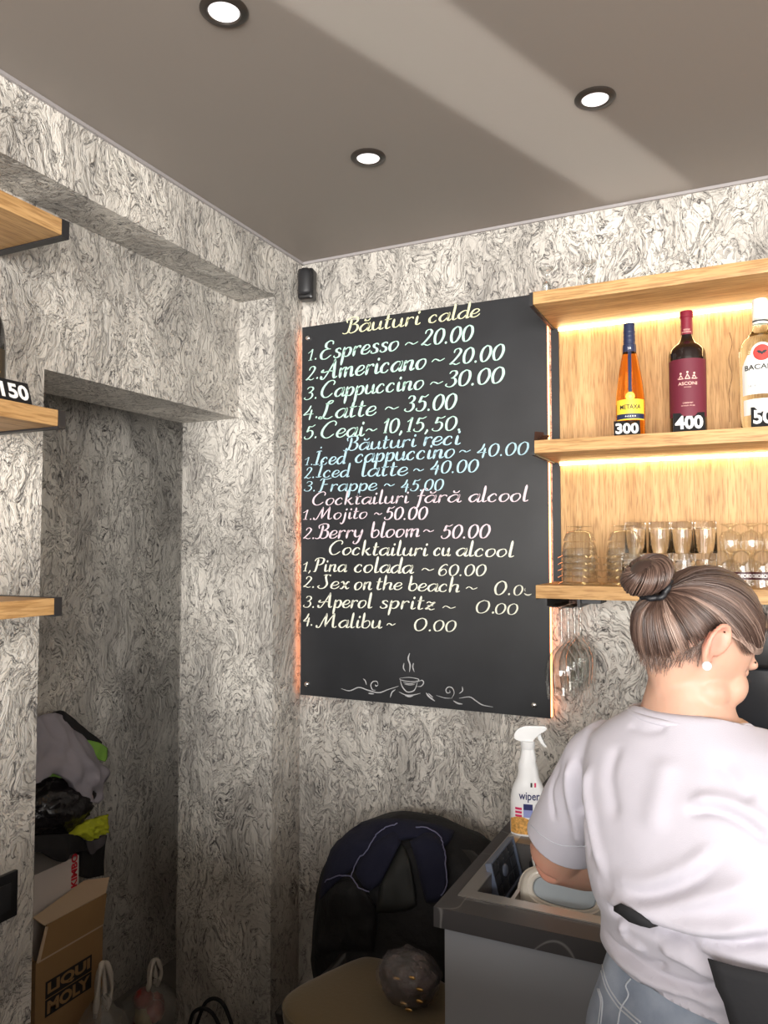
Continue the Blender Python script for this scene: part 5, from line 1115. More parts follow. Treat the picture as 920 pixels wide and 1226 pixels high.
# ears: rim, lobe and concha
def ear(s_):
    E_ = lambda y, z, x=0.0: H(s_*(0.0775+x-(0.006 if s_ < 0 else 0)), y*1.05-(0.030 if s_ > 0 else -0.006), z*1.05-0.012)
    rim = catmull([E_(0.010, -0.010, 0.0), E_(0.014, 0.012, 0.006), E_(0.002, 0.030, 0.010), E_(-0.014, 0.026, 0.014), E_(-0.021, 0.006, 0.015), E_(-0.014, -0.014, 0.010), E_(-0.004, -0.028, 0.004), E_(0.004, -0.027, 0.001)], 5)
    out = [tube_geo(rim, [0.0042]*len(rim), 10)]
    ax = (E_(-0.008, 0.0, 0.012)-E_(-0.004, 0.0, 0.0)).normalized()
    out.append(sphere_geo(E_(-0.005, 0.002, 0.002), 0.0045, 0.0165, 0.028, HM))
    out.append(sphere_geo(E_(0.0005, -0.026, 0.003), 0.0055, 0.0085, 0.010, HM)); out.append(sphere_geo(E_(0.011, -0.004, 0.001), 0.005, 0.005, 0.007, HM)); return out
geos += ear(1)+ear(-1)
# neck and trunk (covered by the shirt)
def ring(c, a, b, tiltx=0.0): return (Vector(c), BR*a, BF*b)
NB = Vector((-0.085, 1.165, 1.36))
geos.append(ell([(NB-UP*0.06, BR*0.095, BF*0.075), (NB, BR*0.070, BF*0.060), (NB+Vector((0.0, 0.004, 0.035)), BR*0.058, BF*0.054), (NB+Vector((0.004, 0.010, 0.075)), hr*0.053, hf0*0.052), (HC-hu*0.03-hf*0.012, hr*0.050, hf*0.050)], 36, 2.0))
geos.append(ell([ring((-0.035, 1.13, 0.80), 0.15, 0.11), ring((-0.035, 1.13, 0.90), 0.165, 0.125), ring((-0.038, 1.135, 1.00), 0.155, 0.11), ring((-0.045, 1.145, 1.10), 0.145, 0.105), ring((-0.055, 1.155, 1.20), 0.150, 0.108), ring((-0.065, 1.16, 1.28), 0.148, 0.10), ring((-0.075, 1.163, 1.33), 0.12, 0.08), ring((-0.08, 1.165, 1.365), 0.07, 0.062)], 40))
SL = Vector((-0.214, 1.240, 1.258)); SR = Vector((0.064, 1.092, 1.258))
EL = Vector((-0.318, 1.355, 1.068)); WL = Vector((-0.185, 1.535, 0.985))
ER = Vector((0.175, 1.215, 1.055)); WR = Vector((-0.035, 1.545, 1.0)); ER = Vector((0.185, 1.245, 1.06)); WR = Vector((0.02, 1.48, 1.0))
for S_, E_, W_r in ((SL, EL, WL), (SR, ER, WR)):
    geos.append(limb([S_-(E_-S_)*0.12+Vector((0, 0, 0.0)), S_, S_.lerp(E_, 0.5), E_], [0.045, 0.057, 0.052, 0.0455], 6, 24))
    geos.append(limb([E_-(W_r-E_).normalized()*0.008, E_.lerp(W_r, 0.3), E_.lerp(W_r, 0.7), W_r, W_r+(W_r-E_).normalized()*0.02], [0.0455, 0.046, 0.034, 0.0255, 0.025], 6, 22))
# hands: palm, four unequal bent fingers and a thumb from the side of the palm
def hand(Wp, d, nrm, side):
    """Wp wrist, d direction to the fingers, nrm = back of the hand, side: direction of the thumb"""
    d = d.normalized(); side = (side-d*side.dot(d)).normalized(); nrm = (nrm-d*nrm.dot(d)-side*nrm.dot(side)).normalized(); g_ = []
    g_.append(ell([(Wp, side*0.024, nrm*0.018), (Wp+d*0.02, side*0.029, nrm*0.016), (Wp+d*0.055, side*0.039, nrm*0.014), (Wp+d*0.085, side*0.038, nrm*0.011), (Wp+d*0.094, side*0.034, nrm*0.008)], 28, 2.5))
    for i, (off, ln) in enumerate(((0.029, 0.066), (0.0097, 0.075), (-0.0097, 0.070), (-0.029, 0.054))):
        b = Wp+d*(0.084-0.004*abs(i-1))+side*off; dd = (d+side*off*2.2).normalized(); c1 = 0.35+0.06*i
        k1 = b+dd*ln*0.42-nrm*ln*0.10*c1; k2 = k1+(dd*0.82-nrm*0.62).normalized()*ln*0.32; k3 = k2+(dd*0.42-nrm*0.9).normalized()*ln*0.28
        g_.append(limb([b-dd*0.02, b, k1, k2, k3], [0.0095, 0.0098, 0.0088, 0.0080, 0.0068], 4, 14)); g_.append(sphere_geo(k3, 0.0068, seg=12, rings=8))
    b = Wp+d*0.022+side*0.024; k1 = b+(d*0.55+side*0.75-nrm*0.25).normalized()*0.036; k2 = k1+(d*0.85+side*0.35-nrm*0.35).normalized()*0.030; k3 = k2+(d*0.9-nrm*0.45).normalized()*0.022
    g_.append(limb([b-side*0.012, b, k1, k2, k3], [0.014, 0.0135, 0.0112, 0.0098, 0.0078], 4, 14)); g_.append(sphere_geo(k3, 0.0078, seg=12, rings=8)); return g_
geos += hand(WL, Vector((0.05, 0.55, -0.35)) if False else Vector((-0.02, 0.6, -0.30)), Vector((-0.1, 0.4, 1)), Vector((1, 0.05, 0.0)))
geos += hand(WR, Vector((-0.45, 0.35, -0.25)), Vector((0.1, 0.2, 1)), Vector((0.2, 0.8, 0.3)))
# legs and feet inside jeans and shoes
HIPS = [(-0.035-0.085*BR.x, 1.13-0.085*BR.y), (-0.035+0.085*BR.x, 1.13+0.085*BR.y)]
feet = []
for hx0, hy0 in HIPS:
    geos.append(limb([(hx0, hy0, 0.86), (hx0, hy0+0.005, 0.66), (hx0, hy0+0.01, 0.40), (hx0, hy0-0.005, 0.24), (hx0, hy0-0.012, FZ+0.10)], [0.095, 0.080, 0.056, 0.054, 0.037], 6, 22))
    A_ = Vector((hx0, hy0-0.012, FZ+0.05)); feet.append(A_)
    geos.append(ell([(A_-BF*0.045+UP*-0.004, BR*0.022, UP*0.024), (A_-BF*0.02, BR*0.030, UP*0.040), (A_+BF*0.03, BR*0.033, UP*0.036), (A_+BF*0.09-UP*0.014, BR*0.038, UP*0.022), (A_+BF*0.14-UP*0.02, BR*0.032, UP*0.014)], 24))
def skin_post(co, no): return co
body = remeshed('body', geos, 0.0038, SKIN, wm, PO, smooth=4)
# warmer ear and cheeks: small redness is in the skin colour itself
def paint_skin(o):
    t = SKIN.node_tree; p = t.nodes['Principled BSDF']; at_ = t.nodes.new('ShaderNodeAttribute'); at_.attribute_name = 'flush'
    mx = t.nodes.new('ShaderNodeMix'); mx.data_type = 'RGBA'; src = p.inputs['Base Color'].links[0].from_socket
    t.links.new(src, mx.inputs['A']); mx.inputs['B'].default_value = (0.66, 0.20, 0.15, 1); t.links.new(at_.outputs['Fac'], mx.inputs['Factor']); t.links.new(mx.outputs['Result'], p.inputs['Base Color'])
    me = o.data; n = len(me.vertices); co = np.empty(n*3); me.vertices.foreach_get('co', co); co = co.reshape(-1, 3)+np.array(PO)
    f = np.zeros(n)
    for s_ in (1, -1): f = np.maximum(f, 0.75*np.exp(-(np.linalg.norm(co-np.array(H(s_*0.088, -0.036, -0.008)), axis=1)/0.022)**2))
    for c_ in (EL+Vector((-0.02, -0.02, -0.02)), ER): f = np.maximum(f, 0.35*np.exp(-(np.linalg.norm(co-np.array(c_), axis=1)/0.05)**2))
    a = me.attributes.new('flush', 'FLOAT', 'POINT'); a.data.foreach_set('value', f.astype(np.float32))
paint_skin(body)
# eyes, lashes, brows
EYE = mat('eye', (0.8, 0.78, 0.76), 0.1); DRK = mat('dark lashes and brows', (0.03, 0.018, 0.014), 0.7)
for s_ in (-1, 1):
    V, Fc = sphere_geo(H(s_*0.031, 0.0660, 0.002)-PO, 0.0115, seg=20, rings=12); mk('eye', V, Fc, EYE, wm)
    V, Fc = sphere_geo(H(s_*0.031, 0.0710, 0.004)-PO, 0.0125, 0.0125, 0.010, HM, 20, 12); mk('eyelid', V, Fc, SKIN, wm)
    V, Fc = merge([tube_geo([H(s_*(0.020+0.004*k), 0.083-0.0022*abs(k-2.5), -0.003), H(s_*(0.021+0.0047*k), 0.093-0.003*abs(k-2.5), -0.006)], [0.0007, 0.0003], 5) for k in range(7)])
    mk('eyelashes', [v-PO for v in V], Fc, DRK, wm)
    tube('eyebrow', [H(s_*0.014, 0.0915, 0.027)-PO, H(s_*0.030, 0.0915, 0.028)-PO, H(s_*0.050, 0.072, 0.023)-PO], [0.0022, 0.0028, 0.001], DRK, wm, 6)
LIPM = mat('lips', (0.50, 0.17, 0.15), 0.4)
tube('lips', catmull([H(-0.019, 0.075, -0.0595)-PO, H(-0.007, 0.084, -0.058)-PO, H(0, 0.0855, -0.060)-PO, H(0.007, 0.084, -0.058)-PO, H(0.019, 0.075, -0.0595)-PO], 4), 0.0034, LIPM, wm, 8)
PEARL = mat('pearl', (0.85, 0.83, 0.82), 0.15, coat=1.0)
for s_ in (1,):
    V, Fc = sphere_geo(H(s_*0.0865, -0.031, -0.045)-PO, 0.0062, seg=24, rings=16); mk('pearl_earring', V, Fc, PEARL, wm)['label'] = 'white pearl ear stud'

# --- jeans
def denim():
    m, t, p = new_mat('washed blue grey denim'); N = t.nodes.new; L = t.links.new
    tc = N('ShaderNodeTexCoord'); n = N('ShaderNodeTexNoise'); n.inputs['Scale'].default_value = 9; n.inputs['Detail'].default_value = 6; L(tc.outputs['Object'], n.inputs['Vector'])
    r = N('ShaderNodeValToRGB'); e = r.color_ramp.elements; e[0].position = 0.35; e[0].color = (0.13, 0.16, 0.22, 1); e[1].position = 0.7; e[1].color = (0.34, 0.38, 0.45, 1); L(n.outputs[0], r.inputs[0]); L(r.outputs[0], p.inputs['Base Color'])
    w_ = N('ShaderNodeTexNoise'); w_.inputs['Scale'].default_value = 500; L(tc.outputs['Object'], w_.inputs['Vector']); b = N('ShaderNodeBump'); b.inputs['Strength'].default_value = 0.35; b.inputs['Distance'].default_value = 0.001
    L(w_.outputs[0], b.inputs['Height']); L(b.outputs[0], p.inputs['Normal']); p.inputs['Roughness'].default_value = 0.9; return m
DEN = denim(); STI = mat('pale seam thread', (0.42, 0.44, 0.48), 0.8)
jg = [ell([ring((-0.035, 1.13, 0.74), 0.155, 0.120), ring((-0.035, 1.13, 0.80), 0.196, 0.145), ring((-0.035, 1.128, 0.87), 0.203, 0.150), ring((-0.034, 1.13, 0.94), 0.194, 0.142), ring((-0.030, 1.132, 1.0), 0.180, 0.134), ring((-0.030, 1.133, 1.05), 0.166, 0.122), ring((-0.030, 1.133, 1.09), 0.150, 0.108)], 48, 2.3)]
for hx0, hy0 in HIPS:
    jg.append(limb([(hx0, hy0, 0.84), (hx0, hy0+0.003, 0.66), (hx0, hy0+0.01, 0.40), (hx0, hy0-0.003, 0.24), (hx0, hy0-0.01, FZ+0.09)], [0.112, 0.098, 0.074, 0.068, 0.060], 6, 26))
def cloth_noise(co, no, amp, sc_, seed=0.0, zs=0.5):
    d = np.array([noise.noise(Vector((c[0]*sc_+seed, c[1]*sc_, c[2]*sc_*zs)))*amp+noise.noise(Vector((c[0]*sc_*2.6+seed, c[1]*sc_*2.6, c[2]*sc_*2.6*zs)))*amp*0.35 for c in co]); return co+no*d[:, None]
jeans = remeshed('jeans', jg, 0.007, DEN, wm, PO, 6, lambda co, no: cloth_noise(co, no, 0.005, 14, 3))
def tree_of(o, O):
    return BVHTree.FromPolygons([v.co+O for v in o.data.vertices], [tuple(p.vertices) for p in o.data.polygons])
JT = tree_of(jeans, PO)
for pts in ([(721, 1152), (728, 1178), (740, 1198), (752, 1210), (768, 1224)], [(719, 1156), (726, 1182), (738, 1202), (750, 1214), (764, 1226)], [(756, 1172), (750, 1180), (753, 1192), (744, 1208), (740, 1230)], [(718, 1184), (722, 1200), (720, 1226)], [(716, 1184), (720, 1200), (717, 1226)]):
    line_on(pts, JT, 0.0011, STI, 'seam_stitching', wm, PO, 0.0006)
for px_ in (868,):
    P = [hit(px_, y_, JT, 0.002) for y_ in (1196, 1204, 1212, 1220)]; P = [p-PO for p in P if p is not None]
    if len(P) > 1: tube('belt_loop', P, 0.004, DEN, wm, 6)
SHOE = mat('white trainers', (0.6, 0.6, 0.6), 0.6)
for A_ in feet:
    V, Fc = ell([(A_-BF*0.062-UP*0.008, BR*0.030, UP*0.036), (A_-BF*0.05, BR*0.040, UP*0.049), (A_+BF*0.0, BR*0.044, UP*0.0495), (A_+BF*0.07-UP*0.010, BR*0.049, UP*0.0395), (A_+BF*0.14-UP*0.018, BR*0.046, UP*0.0315), (A_+BF*0.175-UP*0.024, BR*0.028, UP*0.022)], 32, 2.8); mk('shoe', [v-PO for v in V], Fc, SHOE, wm)

# --- t-shirt: one remeshed cloth body with sleeves, then traced folds
sg = [ell([ring((-0.026, 1.133, 0.985), 0.190, 0.146), ring((-0.027, 1.133, 1.02), 0.191, 0.148), ring((-0.029, 1.135, 1.055), 0.183, 0.140), ring((-0.030, 1.136, 1.09), 0.181, 0.138), ring((-0.032, 1.138, 1.12), 0.190, 0.152), ring((-0.036, 1.141, 1.15), 0.192, 0.156), ring((-0.043, 1.146, 1.19), 0.190, 0.150), ring((-0.052, 1.150, 1.23), 0.186, 0.142), ring((-0.064, 1.156, 1.275), 0.176, 0.126), ring((-0.072, 1.161, 1.318), 0.160, 0.106), ring((-0.077, 1.163, 1.345), 0.125, 0.088), ring((-0.081, 1.165, 1.366), 0.090, 0.074), ring((-0.083, 1.166, 1.378), 0.074, 0.066)], 56, 2.2)]
SE = {}
for S_, E_ in ((SL, EL), (SR, ER)):
    ax = (E_-S_).normalized(); end = S_+(E_-S_)*0.90
    sg.append(limb([S_-ax*0.06+UP*0.004, S_-ax*0.01, S_.lerp(end, 0.5), end], [0.046, 0.064, 0.066, 0.063], 8, 32))
FOLDS = [  # traced on the photograph: points, height (m, + out), half width (m)
 ([(728, 1084), (745, 1094), (770, 1106), (800, 1118), (850, 1130), (900, 1128), (950, 1120)], -0.013, 0.009),
 ([(722, 1072), (745, 1080), (780, 1096), (820, 1112), (870, 1117), (930, 1106)], 0.008, 0.016),
 ([(820, 972), (856, 970), (893, 986), (925, 1012)], -0.006, 0.008), ([(824, 962), (860, 958), (898, 972), (935, 1000)], 0.005, 0.012),
 ([(722, 1112), (741, 1138), (772, 1160), (808, 1175), (843, 1184), (878, 1178)], -0.007, 0.006),
 ([(726, 1126), (753, 1155), (791, 1180), (834, 1194), (880, 1206)], 0.006, 0.009),
 ([(736, 1130), (755, 1144), (779, 1154), (800, 1156)], -0.005, 0.005), ([(781, 1118), (815, 1129), (843, 1148), (872, 1166)], -0.006, 0.006), ([(790, 1134), (820, 1148), (850, 1166)], 0.005, 0.008),
 ([(716, 1060), (756, 1076), (810, 1064), (870, 1030)], -0.005, 0.010), ([(728, 1074), (783, 1086), (847, 1074), (915, 1052)], 0.006, 0.012), ([(730, 1048), (770, 1056), (820, 1040), (860, 1012)], 0.004, 0.012),
 ([(692, 905), (694, 940), (700, 985), (708, 1030)], -0.005, 0.009), ([(684, 908), (682, 945), (690, 985), (694, 1015)], 0.006, 0.010), ([(672, 915), (660, 945), (664, 985)], -0.003, 0.008),
 ([(706, 915), (704, 950), (712, 1000), (724, 1050)], 0.005, 0.012), ([(740, 890), (730, 930), (738, 985)], -0.003, 0.014),
 ([(800, 905), (790, 950), (780, 1000)], 0.003, 0.020), ([(860, 905), (880, 935), (905, 960)], -0.004, 0.012), ([(752, 868), (775, 874), (800, 870)], -0.002, 0.008),
 ([(745, 1100), (752, 1122), (775, 1138)], 0.005, 0.007), ([(840, 1160), (870, 1172), (890, 1160)], 0.004, 0.008), ([(760, 1180), (800, 1190), (850, 1204)], -0.004, 0.005),
]
def shirt_post(co, no):
    n0 = noise
    # hem: stretch the bottom down a little where the photograph shows it lower
    co = cloth_noise(co, no, 0.0035, 9, 1.0, 0.8)
    T0 = BVHTree.FromPolygons([Vector(c) for c in co], SH_FACES[0]) if SH_FACES else None
    return co
# stage 1: smooth shirt, stage 2: folds measured from points dropped on it
shirt = remeshed('t_shirt', sg, 0.0048, SHIRT, wm, PO, 14, lambda co, no: cloth_noise(co, no, 0.0030, 9, 1.0, 0.8))
ST = tree_of(shirt, PO); me = shirt.data; n = len(me.vertices)
co = np.empty(n*3); me.vertices.foreach_get('co', co); co = co.reshape(-1, 3)+np.array(PO); no = np.empty(n*3); me.vertices.foreach_get('normal', no); no = no.reshape(-1, 3)
disp = np.zeros(n)
for pts, hgt, wd in FOLDS:
    Q = [hit(q.x, q.y, ST, 0) for q in catmull([Vector((a, b, 0)) for a, b in pts], 8)]; Q = [q for q in Q if q is not None]
    if len(Q) < 3: continue
    best = np.full(n, 9.0); tt = np.zeros(n)
    for i in range(len(Q)-1):
        a = np.array(Q[i]); d = np.array(Q[i+1])-a; L2 = d @ d
        if L2 < 1e-12 or L2 > 0.01: continue
        u = np.clip(((co-a) @ d)/L2, 0, 1); dist = np.linalg.norm(co-(a+u[:, None]*d), axis=1); m_ = dist < best; best[m_] = dist[m_]; tt[m_] = (i+u[m_])/(len(Q)-1)
    fade = np.clip(np.minimum(tt, 1-tt)*6+0.05, 0, 1); disp += 1.5*hgt*fade*np.exp(-(best/(wd*0.85))**2)
co = co+no*disp[:, None]; me.vertices.foreach_set('co', (co-np.array(PO)).ravel()); me.update()
# open the neck, the hem and the sleeve ends
bm = bmesh.new(); bm.from_mesh(me)
def cut(pt_, nr, keep=None):
    pt_ = Vector(pt_)-PO; geom = list(bm.verts)+list(bm.edges)+list(bm.faces)
    if keep is not None:
        fs = [f for f in bm.faces if keep(f.calc_center_median()+PO)]; geom = list({v for f in fs for v in f.verts})+list({e for f in fs for e in f.edges})+fs
    bmesh.ops.bisect_plane(bm, geom=geom, plane_co=pt_, plane_no=nr, clear_outer=True)
axL = (EL-SL).normalized(); hemL = Vector((-0.16, -0.10, -1.0)).normalized()
cut(SL+(EL-SL)*0.77, (axL*0.9+Vector((0, 0, -0.35))).normalized(), lambda c: (c-SL).dot(axL) > 0.10 and ((c-SL)-axL*(c-SL).dot(axL)).length < 0.095)
axR = (ER-SR).normalized(); cut(SR+(ER-SR)*0.78, axR, lambda c: (c-SR).dot(axR) > 0.10 and ((c-SR)-axR*(c-SR).dot(axR)).length < 0.095)
cut((-0.08, 1.165, 1.366), Vector((0.10, 0.25, 1)).normalized()); cut((-0.035, 1.13, 1.054), -UP)
bm.to_mesh(me); bm.free()
sm = shirt.modifiers.new('thickness', 'SOLIDIFY'); sm.thickness = 0.0022; sm.offset = -1
ST = tree_of(shirt, PO)
# ribbed collar and stitched hems follow the cut edges
tube('collar_rib', catmull([Vector((-0.082, 1.167, 1.366))-PO+BR*(0.083*math.cos(a))+BF*(0.071*math.sin(a))-UP*(0.030*max(0, math.sin(a)))+UP*0.002*0 for a in [2*PI*k/16 for k in range(16)]], 5, True), 0.0050, SHIRT, wm, 8, closed=True)
for pts in ([(636, 988), (650, 1001), (672, 1012), (702, 1013)],): line_on(pts, ST, 0.0006, STI, 'sleeve_stitching', wm, PO, 0.0003)

# --- apron: cloth round the front and right hip, strings at the back
APR = mat('black apron cloth', (0.010, 0.010, 0.012), 0.85, bump=(150, 0.2))
AC = Vector((-0.030, 1.133, 0))
def ap(al, z, off=0.006):   # al = 0 straight to her right, 90 to the front
    a_, b_ = np.interp(z, [0.55, 0.75, 0.90, 1.05, 1.13], [0.216, 0.218, 0.217, 0.214, 0.208]), np.interp(z, [0.55, 0.75, 0.90, 1.05, 1.13], [0.178, 0.177, 0.180, 0.176, 0.168])
    c_, s_ = math.cos(al), math.sin(al); return AC+BR*(a_+off)*math.copysign(abs(c_)**0.9, c_)+BF*(b_+off)*math.copysign(abs(s_)**0.9, s_)+UP*z
def pxof(p):
    c, s = math.cos(YAW), math.sin(YAW); q = p-CAMP; cp, sp = math.cos(PITCH), math.sin(PITCH); d = q.dot(Vector((-s*cp, c*cp, sp))); return 460+FPX*q.dot(Vector((c, s, 0)))/d
def edge_al(z):     # back edge of the apron at height z
    px_ = np.interp(z, [1.05, 1.140], [890, 848]) if z > 1.05 else 890+(1.05-z)*200
    best = min(((abs(pxof(ap(al, z))-px_), al) for al in np.linspace(-PI*0.75, 0, 120)))
    return best[1]
NU, NV = 60, 40; V = []
for j in range(NV+1):
    z = 1.142-(1.142-0.60)*j/NV; e0 = edge_al(z)
    for i in range(NU+1):
        al = e0+(PI-0.55-e0)*i/NU; V.append(ap(al, z, 0.007-0.024*min(1, i/NU*3)+0.005*math.sin(al*9+z*4)*min(1, j/8))-PO)
Fc = [(j*(NU+1)+i, j*(NU+1)+i+1, (j+1)*(NU+1)+i+1, (j+1)*(NU+1)+i) for j in range(NV) for i in range(NU)]
apron = mk('apron', V, Fc, APR, wm); m_ = apron.modifiers.new('thickness', 'SOLIDIFY'); m_.thickness = 0.002
P = [hit(a, b, ST, 0.0045) for a, b in [(738, 1085), (746, 1089), (756, 1093), (768, 1098), (780, 1104), (790, 1110)]]; P = [p for p in P if p is not None]
V = []; 
for i, p in enumerate(P): h_ = [0.003, 0.007, 0.0085, 0.007, 0.004, 0.001][i]; V += [p+UP*h_-PO, p-UP*h_-PO]
o = mk('apron_string', V, [(2*i, 2*i+1, 2*i+3, 2*i+2) for i in range(len(P)-1)], APR, wm); o.modifiers.new('thickness', 'SOLIDIFY').thickness = 0.002

# --- hair
def hair_mat(name, rough=0.38):
    m, t, p = new_mat(name); a = t.nodes.new('ShaderNodeAttribute'); a.attribute_name = 'tint'; r = t.nodes.new('ShaderNodeValToRGB'); e = r.color_ramp.elements
    e[0].position = 0.0; e[0].color = (0.022, 0.012, 0.010, 1); e[1].position = 1.0; e[1].color = (0.50, 0.37, 0.31, 1)
    for q, c in ((0.35, (0.070, 0.040, 0.030)), (0.65, (0.19, 0.12, 0.092))): x = e.new(q); x.color = (*c, 1)
    t.links.new(a.outputs['Fac'], r.inputs[0]); t.links.new(r.outputs[0], p.inputs['Base Color']); p.inputs['Roughness'].default_value = rough
    p.inputs['Specular IOR Level'].default_value = 0.6; return m
HAIR = hair_mat('streaked ash brown hair')
def strands_obj(name, paths, par, kind='stuff'):
    """paths: (points, radius, tint); three sided tapered strands in one mesh"""
    V = []; Fc = []; T = []
    for P, r, tint in paths:
        n = len(P); R = [r*min(1.0, 0.12+i/(n-1)*5.0)*(0.75+0.25*math.sin(PI*i/(n-1))) for i in range(n)]
        v, f = tube_geo(P, R, 4, caps=False); o = len(V); V += [q-PO for q in v]; Fc += [tuple(i+o for i in q) for q in f]; T += [tint]*len(v)
    o = mk(name, V, Fc, HAIR, par); a = o.data.attributes.new('tint', 'FLOAT', 'POINT'); a.data.foreach_set('value', np.array(T, dtype=np.float32)); o['kind'] = kind; return o
def sk(x, y, z, lift=0.0):  # point on the hair volume for a direction in head space
    d = Vector((x, y, z)).normalized(); p = Vector((d.x*0.0755, d.y*0.093, d.z*0.112)); p = skull(p, d); return HC+HM @ (p+Vector((d.x, d.y, d.z)).normalized()*lift)
BUNC = at(778, 693, 1, 1.118); bl = HM.inverted() @ (BUNC-HC); bdir = bl.normalized()
paths = []; rnd = random.Random(5)
# hairline as directions (x right, y face, z up), right side then left side mirrored
HL = [(0.0, 0.86, 0.62), (0.35, 0.80, 0.55), (0.66, 0.66, 0.42), (0.86, 0.50, 0.24), (0.97, 0.26, 0.10), (1.0, 0.0, 0.18), (1.0, -0.26, 0.24), (0.95, -0.46, 0.0), (0.86, -0.50, -0.18), (0.64, -0.72, -0.42), (0.32, -0.88, -0.50), (0.0, -0.93, -0.54)]
HLs = catmull([Vector(h) for h in HL], 10)
def tintf(u, s_, j):
    k = 0.55+0.5*noise.noise(Vector((u*16, s_*3.1+9, 0)))*2.2+0.35*noise.noise(Vector((u*60, s_*2.0, 4))); k += rnd.uniform(-.13, .13); return max(0.02, min(1.0, k*0.62))
for layer, lift0 in ((0, 0.004), (1, 0.0065), (2, 0.009)):
    for s_ in (1, -1):
        N_ = 330
        for k in range(N_):
            u = (k+rnd.random())/N_; h = HLs[min(len(HLs)-1, int(u*(len(HLs)-1)))]; d0 = Vector((h.x*s_, h.y, h.z))
            back = rnd.random()**1.5*0.10 if layer else 0.0     # some strands start further back
            if u > 0.62: d0.z += rnd.gauss(-0.01, 0.055)
            d0 = (d0.normalized()*(1-back)+bdir*back).normalized(); P = []
            ns = 13; jit = Vector((rnd.uniform(-1, 1), rnd.uniform(-1, 1), rnd.uniform(-1, 1)))*0.035
            for i in range(ns):
                t_ = i/(ns-1); d = d0.slerp(bdir, t_*0.93) if d0.angle(bdir) > 0.01 else d0
                d = (d+jit*(1-t_)).normalized(); lf = lift0+0.007*math.sin(PI*t_)+0.004*t_+0.0022*noise.noise(Vector((u*30, t_*3, s_*5+layer)))
                P.append(sk(d.x, d.y, d.z, lf))
            paths.append((P, 0.0012 if layer < 2 else 0.0009, tintf(u, s_, layer)))
# scalp volume under the strands
def inside_hair(v):   # direction v covered by hair
    az = math.atan2(abs(v.x), v.y); zlim = np.interp(az, [0, 0.45, 0.9, 1.2, 1.5, 1.8, 2.1, 2.5, 3.14], [0.62, 0.55, 0.42, 0.24, 0.17, 0.24, 0.02, -0.36, -0.52]); return v.z > zlim
V = []; Fc = []; seg, rg = 60, 44
for j in range(rg+1):
    th = PI*j/rg
    for i in range(seg):
        a = 2*PI*i/seg; V.append(Vector((math.sin(th)*math.cos(a), math.sin(th)*math.sin(a), math.cos(th))))
keep = [inside_hair(v) for v in V]; W = [sk(v.x, v.y, v.z, 0.0045 if k else -0.004)-PO for v, k in zip(V, keep)]
for j in range(rg):
    for i in range(seg):
        q = (i+1) % seg; f = (j*seg+i, (j+1)*seg+i, (j+1)*seg+q, j*seg+q)
        if any(keep[x] for x in f): Fc.append(f)
o = mk('hair_cap', W, Fc, HAIR, wm); a = o.data.attributes.new('tint', 'FLOAT', 'POINT'); a.data.foreach_set('value', np.array([0.12+0.2*abs(noise.noise(v*6)) for v in V], dtype=np.float32)); recalc(o.data)
strands_obj('hair', paths, wm)
# the bun: locks wound round a flattened ball
Bz = (BUNC-HC).normalized(); Bx = Bz.orthogonal().normalized(); Bx = (hr-Bz*hr.dot(Bz)).normalized(); By = Bz.cross(Bx)
BC = BUNC+Bz*0.004
V, Fc = sphere_geo(BC, 0.029, 0.027, 0.024, Matrix((Bx, By, Bz)).transposed()); o = mk('bun_core', [v-PO for v in V], Fc, HAIR, wm); a = o.data.attributes.new('tint', 'FLOAT', 'POINT'); a.data.foreach_set('value', np.full(len(V), 0.15, dtype=np.float32))
bp = []
for k in range(520):   # coils around a tilted ring, gathered in broad locks
    lock = k % 5; u0 = rnd.random()*2*PI; ln = rnd.uniform(1.0, 2.2); rr = 0.0165+rnd.gauss(0, 0.0008); R0 = 0.0185; base_t = 0.5+0.55*noise.noise(Vector((lock*3.7, u0*1.5, 2)))
    P = []; ph = rnd.random()*0.9+lock*1.25
    for i in range(14):
        t_ = i/13; u = u0+ln*t_; v = ph+u*1.0+ln*t_*0.9; rad = R0+rr*math.cos(v); P.append(BC+Bx*rad*math.cos(u)*1.08+By*rad*math.sin(u)+Bz*(rr*math.sin(v)*0.95+0.003))
    bp.append((P, 0.0011, max(0.03, min(1, base_t*0.72+rnd.uniform(-.14, .16)+0.10*math.sin(ph*3)))))
strands_obj('hair_bun', bp, wm)
ELB = mat('black hair elastic', (0.008, 0.008, 0.01), 0.5)
E0 = BUNC-Bz*0.018
tube('hair_elastic', [E0+(Bx*math.cos(a)+By*math.sin(a))*(0.021+0.0015*math.sin(a*9))-PO+Bz*0.003*math.sin(a*3) for a in [2*PI*k/48 for k in range(48)]], 0.0042, ELB, wm, 8, closed=True)
for k in range(3): a = 2.4+0.5*k; tube('hair_elastic', [E0+(Bx*math.cos(a)+By*math.sin(a))*0.02-PO, E0+(Bx*math.cos(a)+By*math.sin(a))*0.032+Bz*0.008*(k-1)-PO], 0.0025, ELB, wm, 6)
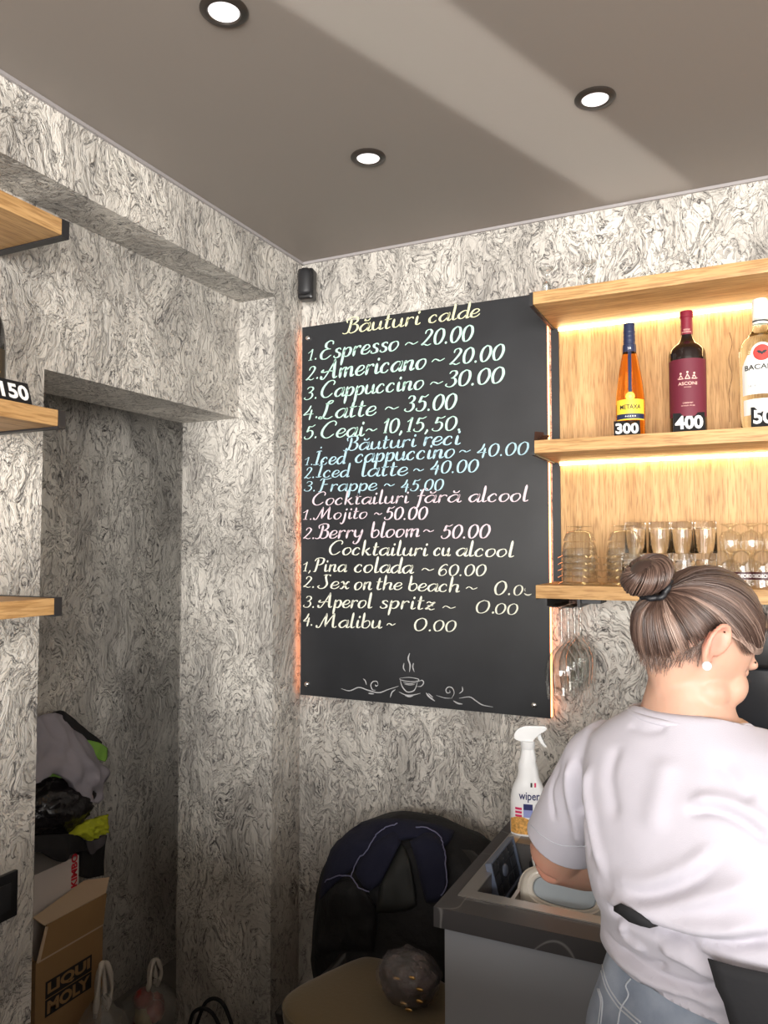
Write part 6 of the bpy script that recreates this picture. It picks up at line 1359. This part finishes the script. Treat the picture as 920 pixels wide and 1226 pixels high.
# pale front lock swept over the ear, loop behind the ear and baby hairs at the nape
lk = []
for k in range(70):
    w_ = (k/69-0.5); P = catmull([sk(0.40, 0.82, 0.56+w_*0.08, 0.006), sk(0.72, 0.64, 0.36+w_*0.07, 0.009), sk(0.93, 0.36, 0.20+w_*0.08, 0.010), sk(1.0, 0.02, 0.20+w_*0.12, 0.012), sk(0.98, -0.22, 0.22+w_*0.16, 0.010), sk(0.80, -0.45, 0.42+w_*0.2, 0.012)], 4); lk.append((P, 0.0010, 0.85+rnd.uniform(-.25, .14)))
for k in range(30):
    w_ = (k/29-0.5); P = catmull([sk(1.0, -0.02, 0.34+w_*0.05, 0.010), sk(0.98, -0.30, 0.24+w_*0.06, 0.008+w_*0.004), sk(0.93, -0.42, 0.0+w_*0.08, 0.005), sk(0.90, -0.40, -0.26+w_*0.05, 0.004), sk(0.95, -0.30, -0.42, 0.003)], 4); lk.append((P, 0.0008, 0.7+rnd.uniform(-.25, .2)))
for k in range(420):
    u = rnd.uniform(0.60, 1.0); h = HLs[int(u*(len(HLs)-1))]; s_ = rnd.choice((1, 1, -1)); d0 = Vector((h.x*s_, h.y, h.z)).normalized(); j_ = Vector((rnd.uniform(-.1, .1), rnd.uniform(-.1, .1), rnd.uniform(-.28, -.05)))
    P = [sk(*(d0+j_*t_), 0.005+0.004*t_*rnd.uniform(-.5, 1)) for t_ in (0, .35, .7, 1.0)]; lk.append((P, 0.00035, rnd.uniform(0.2, 0.8)))
for k in range(60):
    u = rnd.uniform(0, 0.5); h = HLs[int(u*(len(HLs)-1))]; s_ = rnd.choice((1, -1)); d0 = Vector((h.x*s_, h.y, h.z)).normalized(); P = [sk(*(d0.lerp(bdir, t_)), 0.010+0.014*math.sin(PI*t_)*rnd.uniform(.3, 1)) for t_ in (0, .15, .3, .45)]; lk.append((P, 0.0003, rnd.uniform(0.3, 0.9)))
strands_obj('loose_hair', lk, wm)

# ------------------------------------------------------------------ pieces that belong to a part hang under that part
SUB = {'metal': ()}
RULES = [('t_shirt', ('collar_rib', 'sleeve_stitching')), ('jeans', ('seam_stitching', 'belt_loop')), ('apron', ('apron_string',)), ('bun_core', ('hair_bun', 'hair_elastic')), ('hair_cap', ('loose_hair', 'hair')),
         ('label', ('band', 'emblem', 'gold_ornament')), ('seal', ('seal_ring', 'seal_emblem', 'red_seal')), ('cap', ('cap_ridge', 'cap_band')), ('capsule', ('capsule_band', 'capsule_print')), ('card', ('number',)),
         ('yoke', ('piping',)), ('seat', ('seat_piping',)), ('contents', ('wrapped_sweet',)), ('board', ('lettering', 'cup_drawing')), ('back_panel', ('wood_crack',)), ('body', ('scales_band',)), ('plate', ('rocker', 'pad', 'oval_pad')), ('shell', ('base_panel',))]
kids = {}
for o in bpy.data.objects:
    if o.parent is not None: kids.setdefault(o.parent.name, []).append(o)
for root, ch in kids.items():
    by = {}
    for o in ch: by.setdefault(o.name.split('.')[0], []).append(o)
    for par, subs in RULES:
        if par not in by or len(by[par]) != 1: continue
        P_ = by[par][0]
        if P_.location.length > 1e-9: continue
        for s in subs:
            for o in by.get(s, []): o.parent = P_
    if 'label' in by and len(by['label']) == 1:
        for o in by.get('print', []): o.parent = by['label'][0]
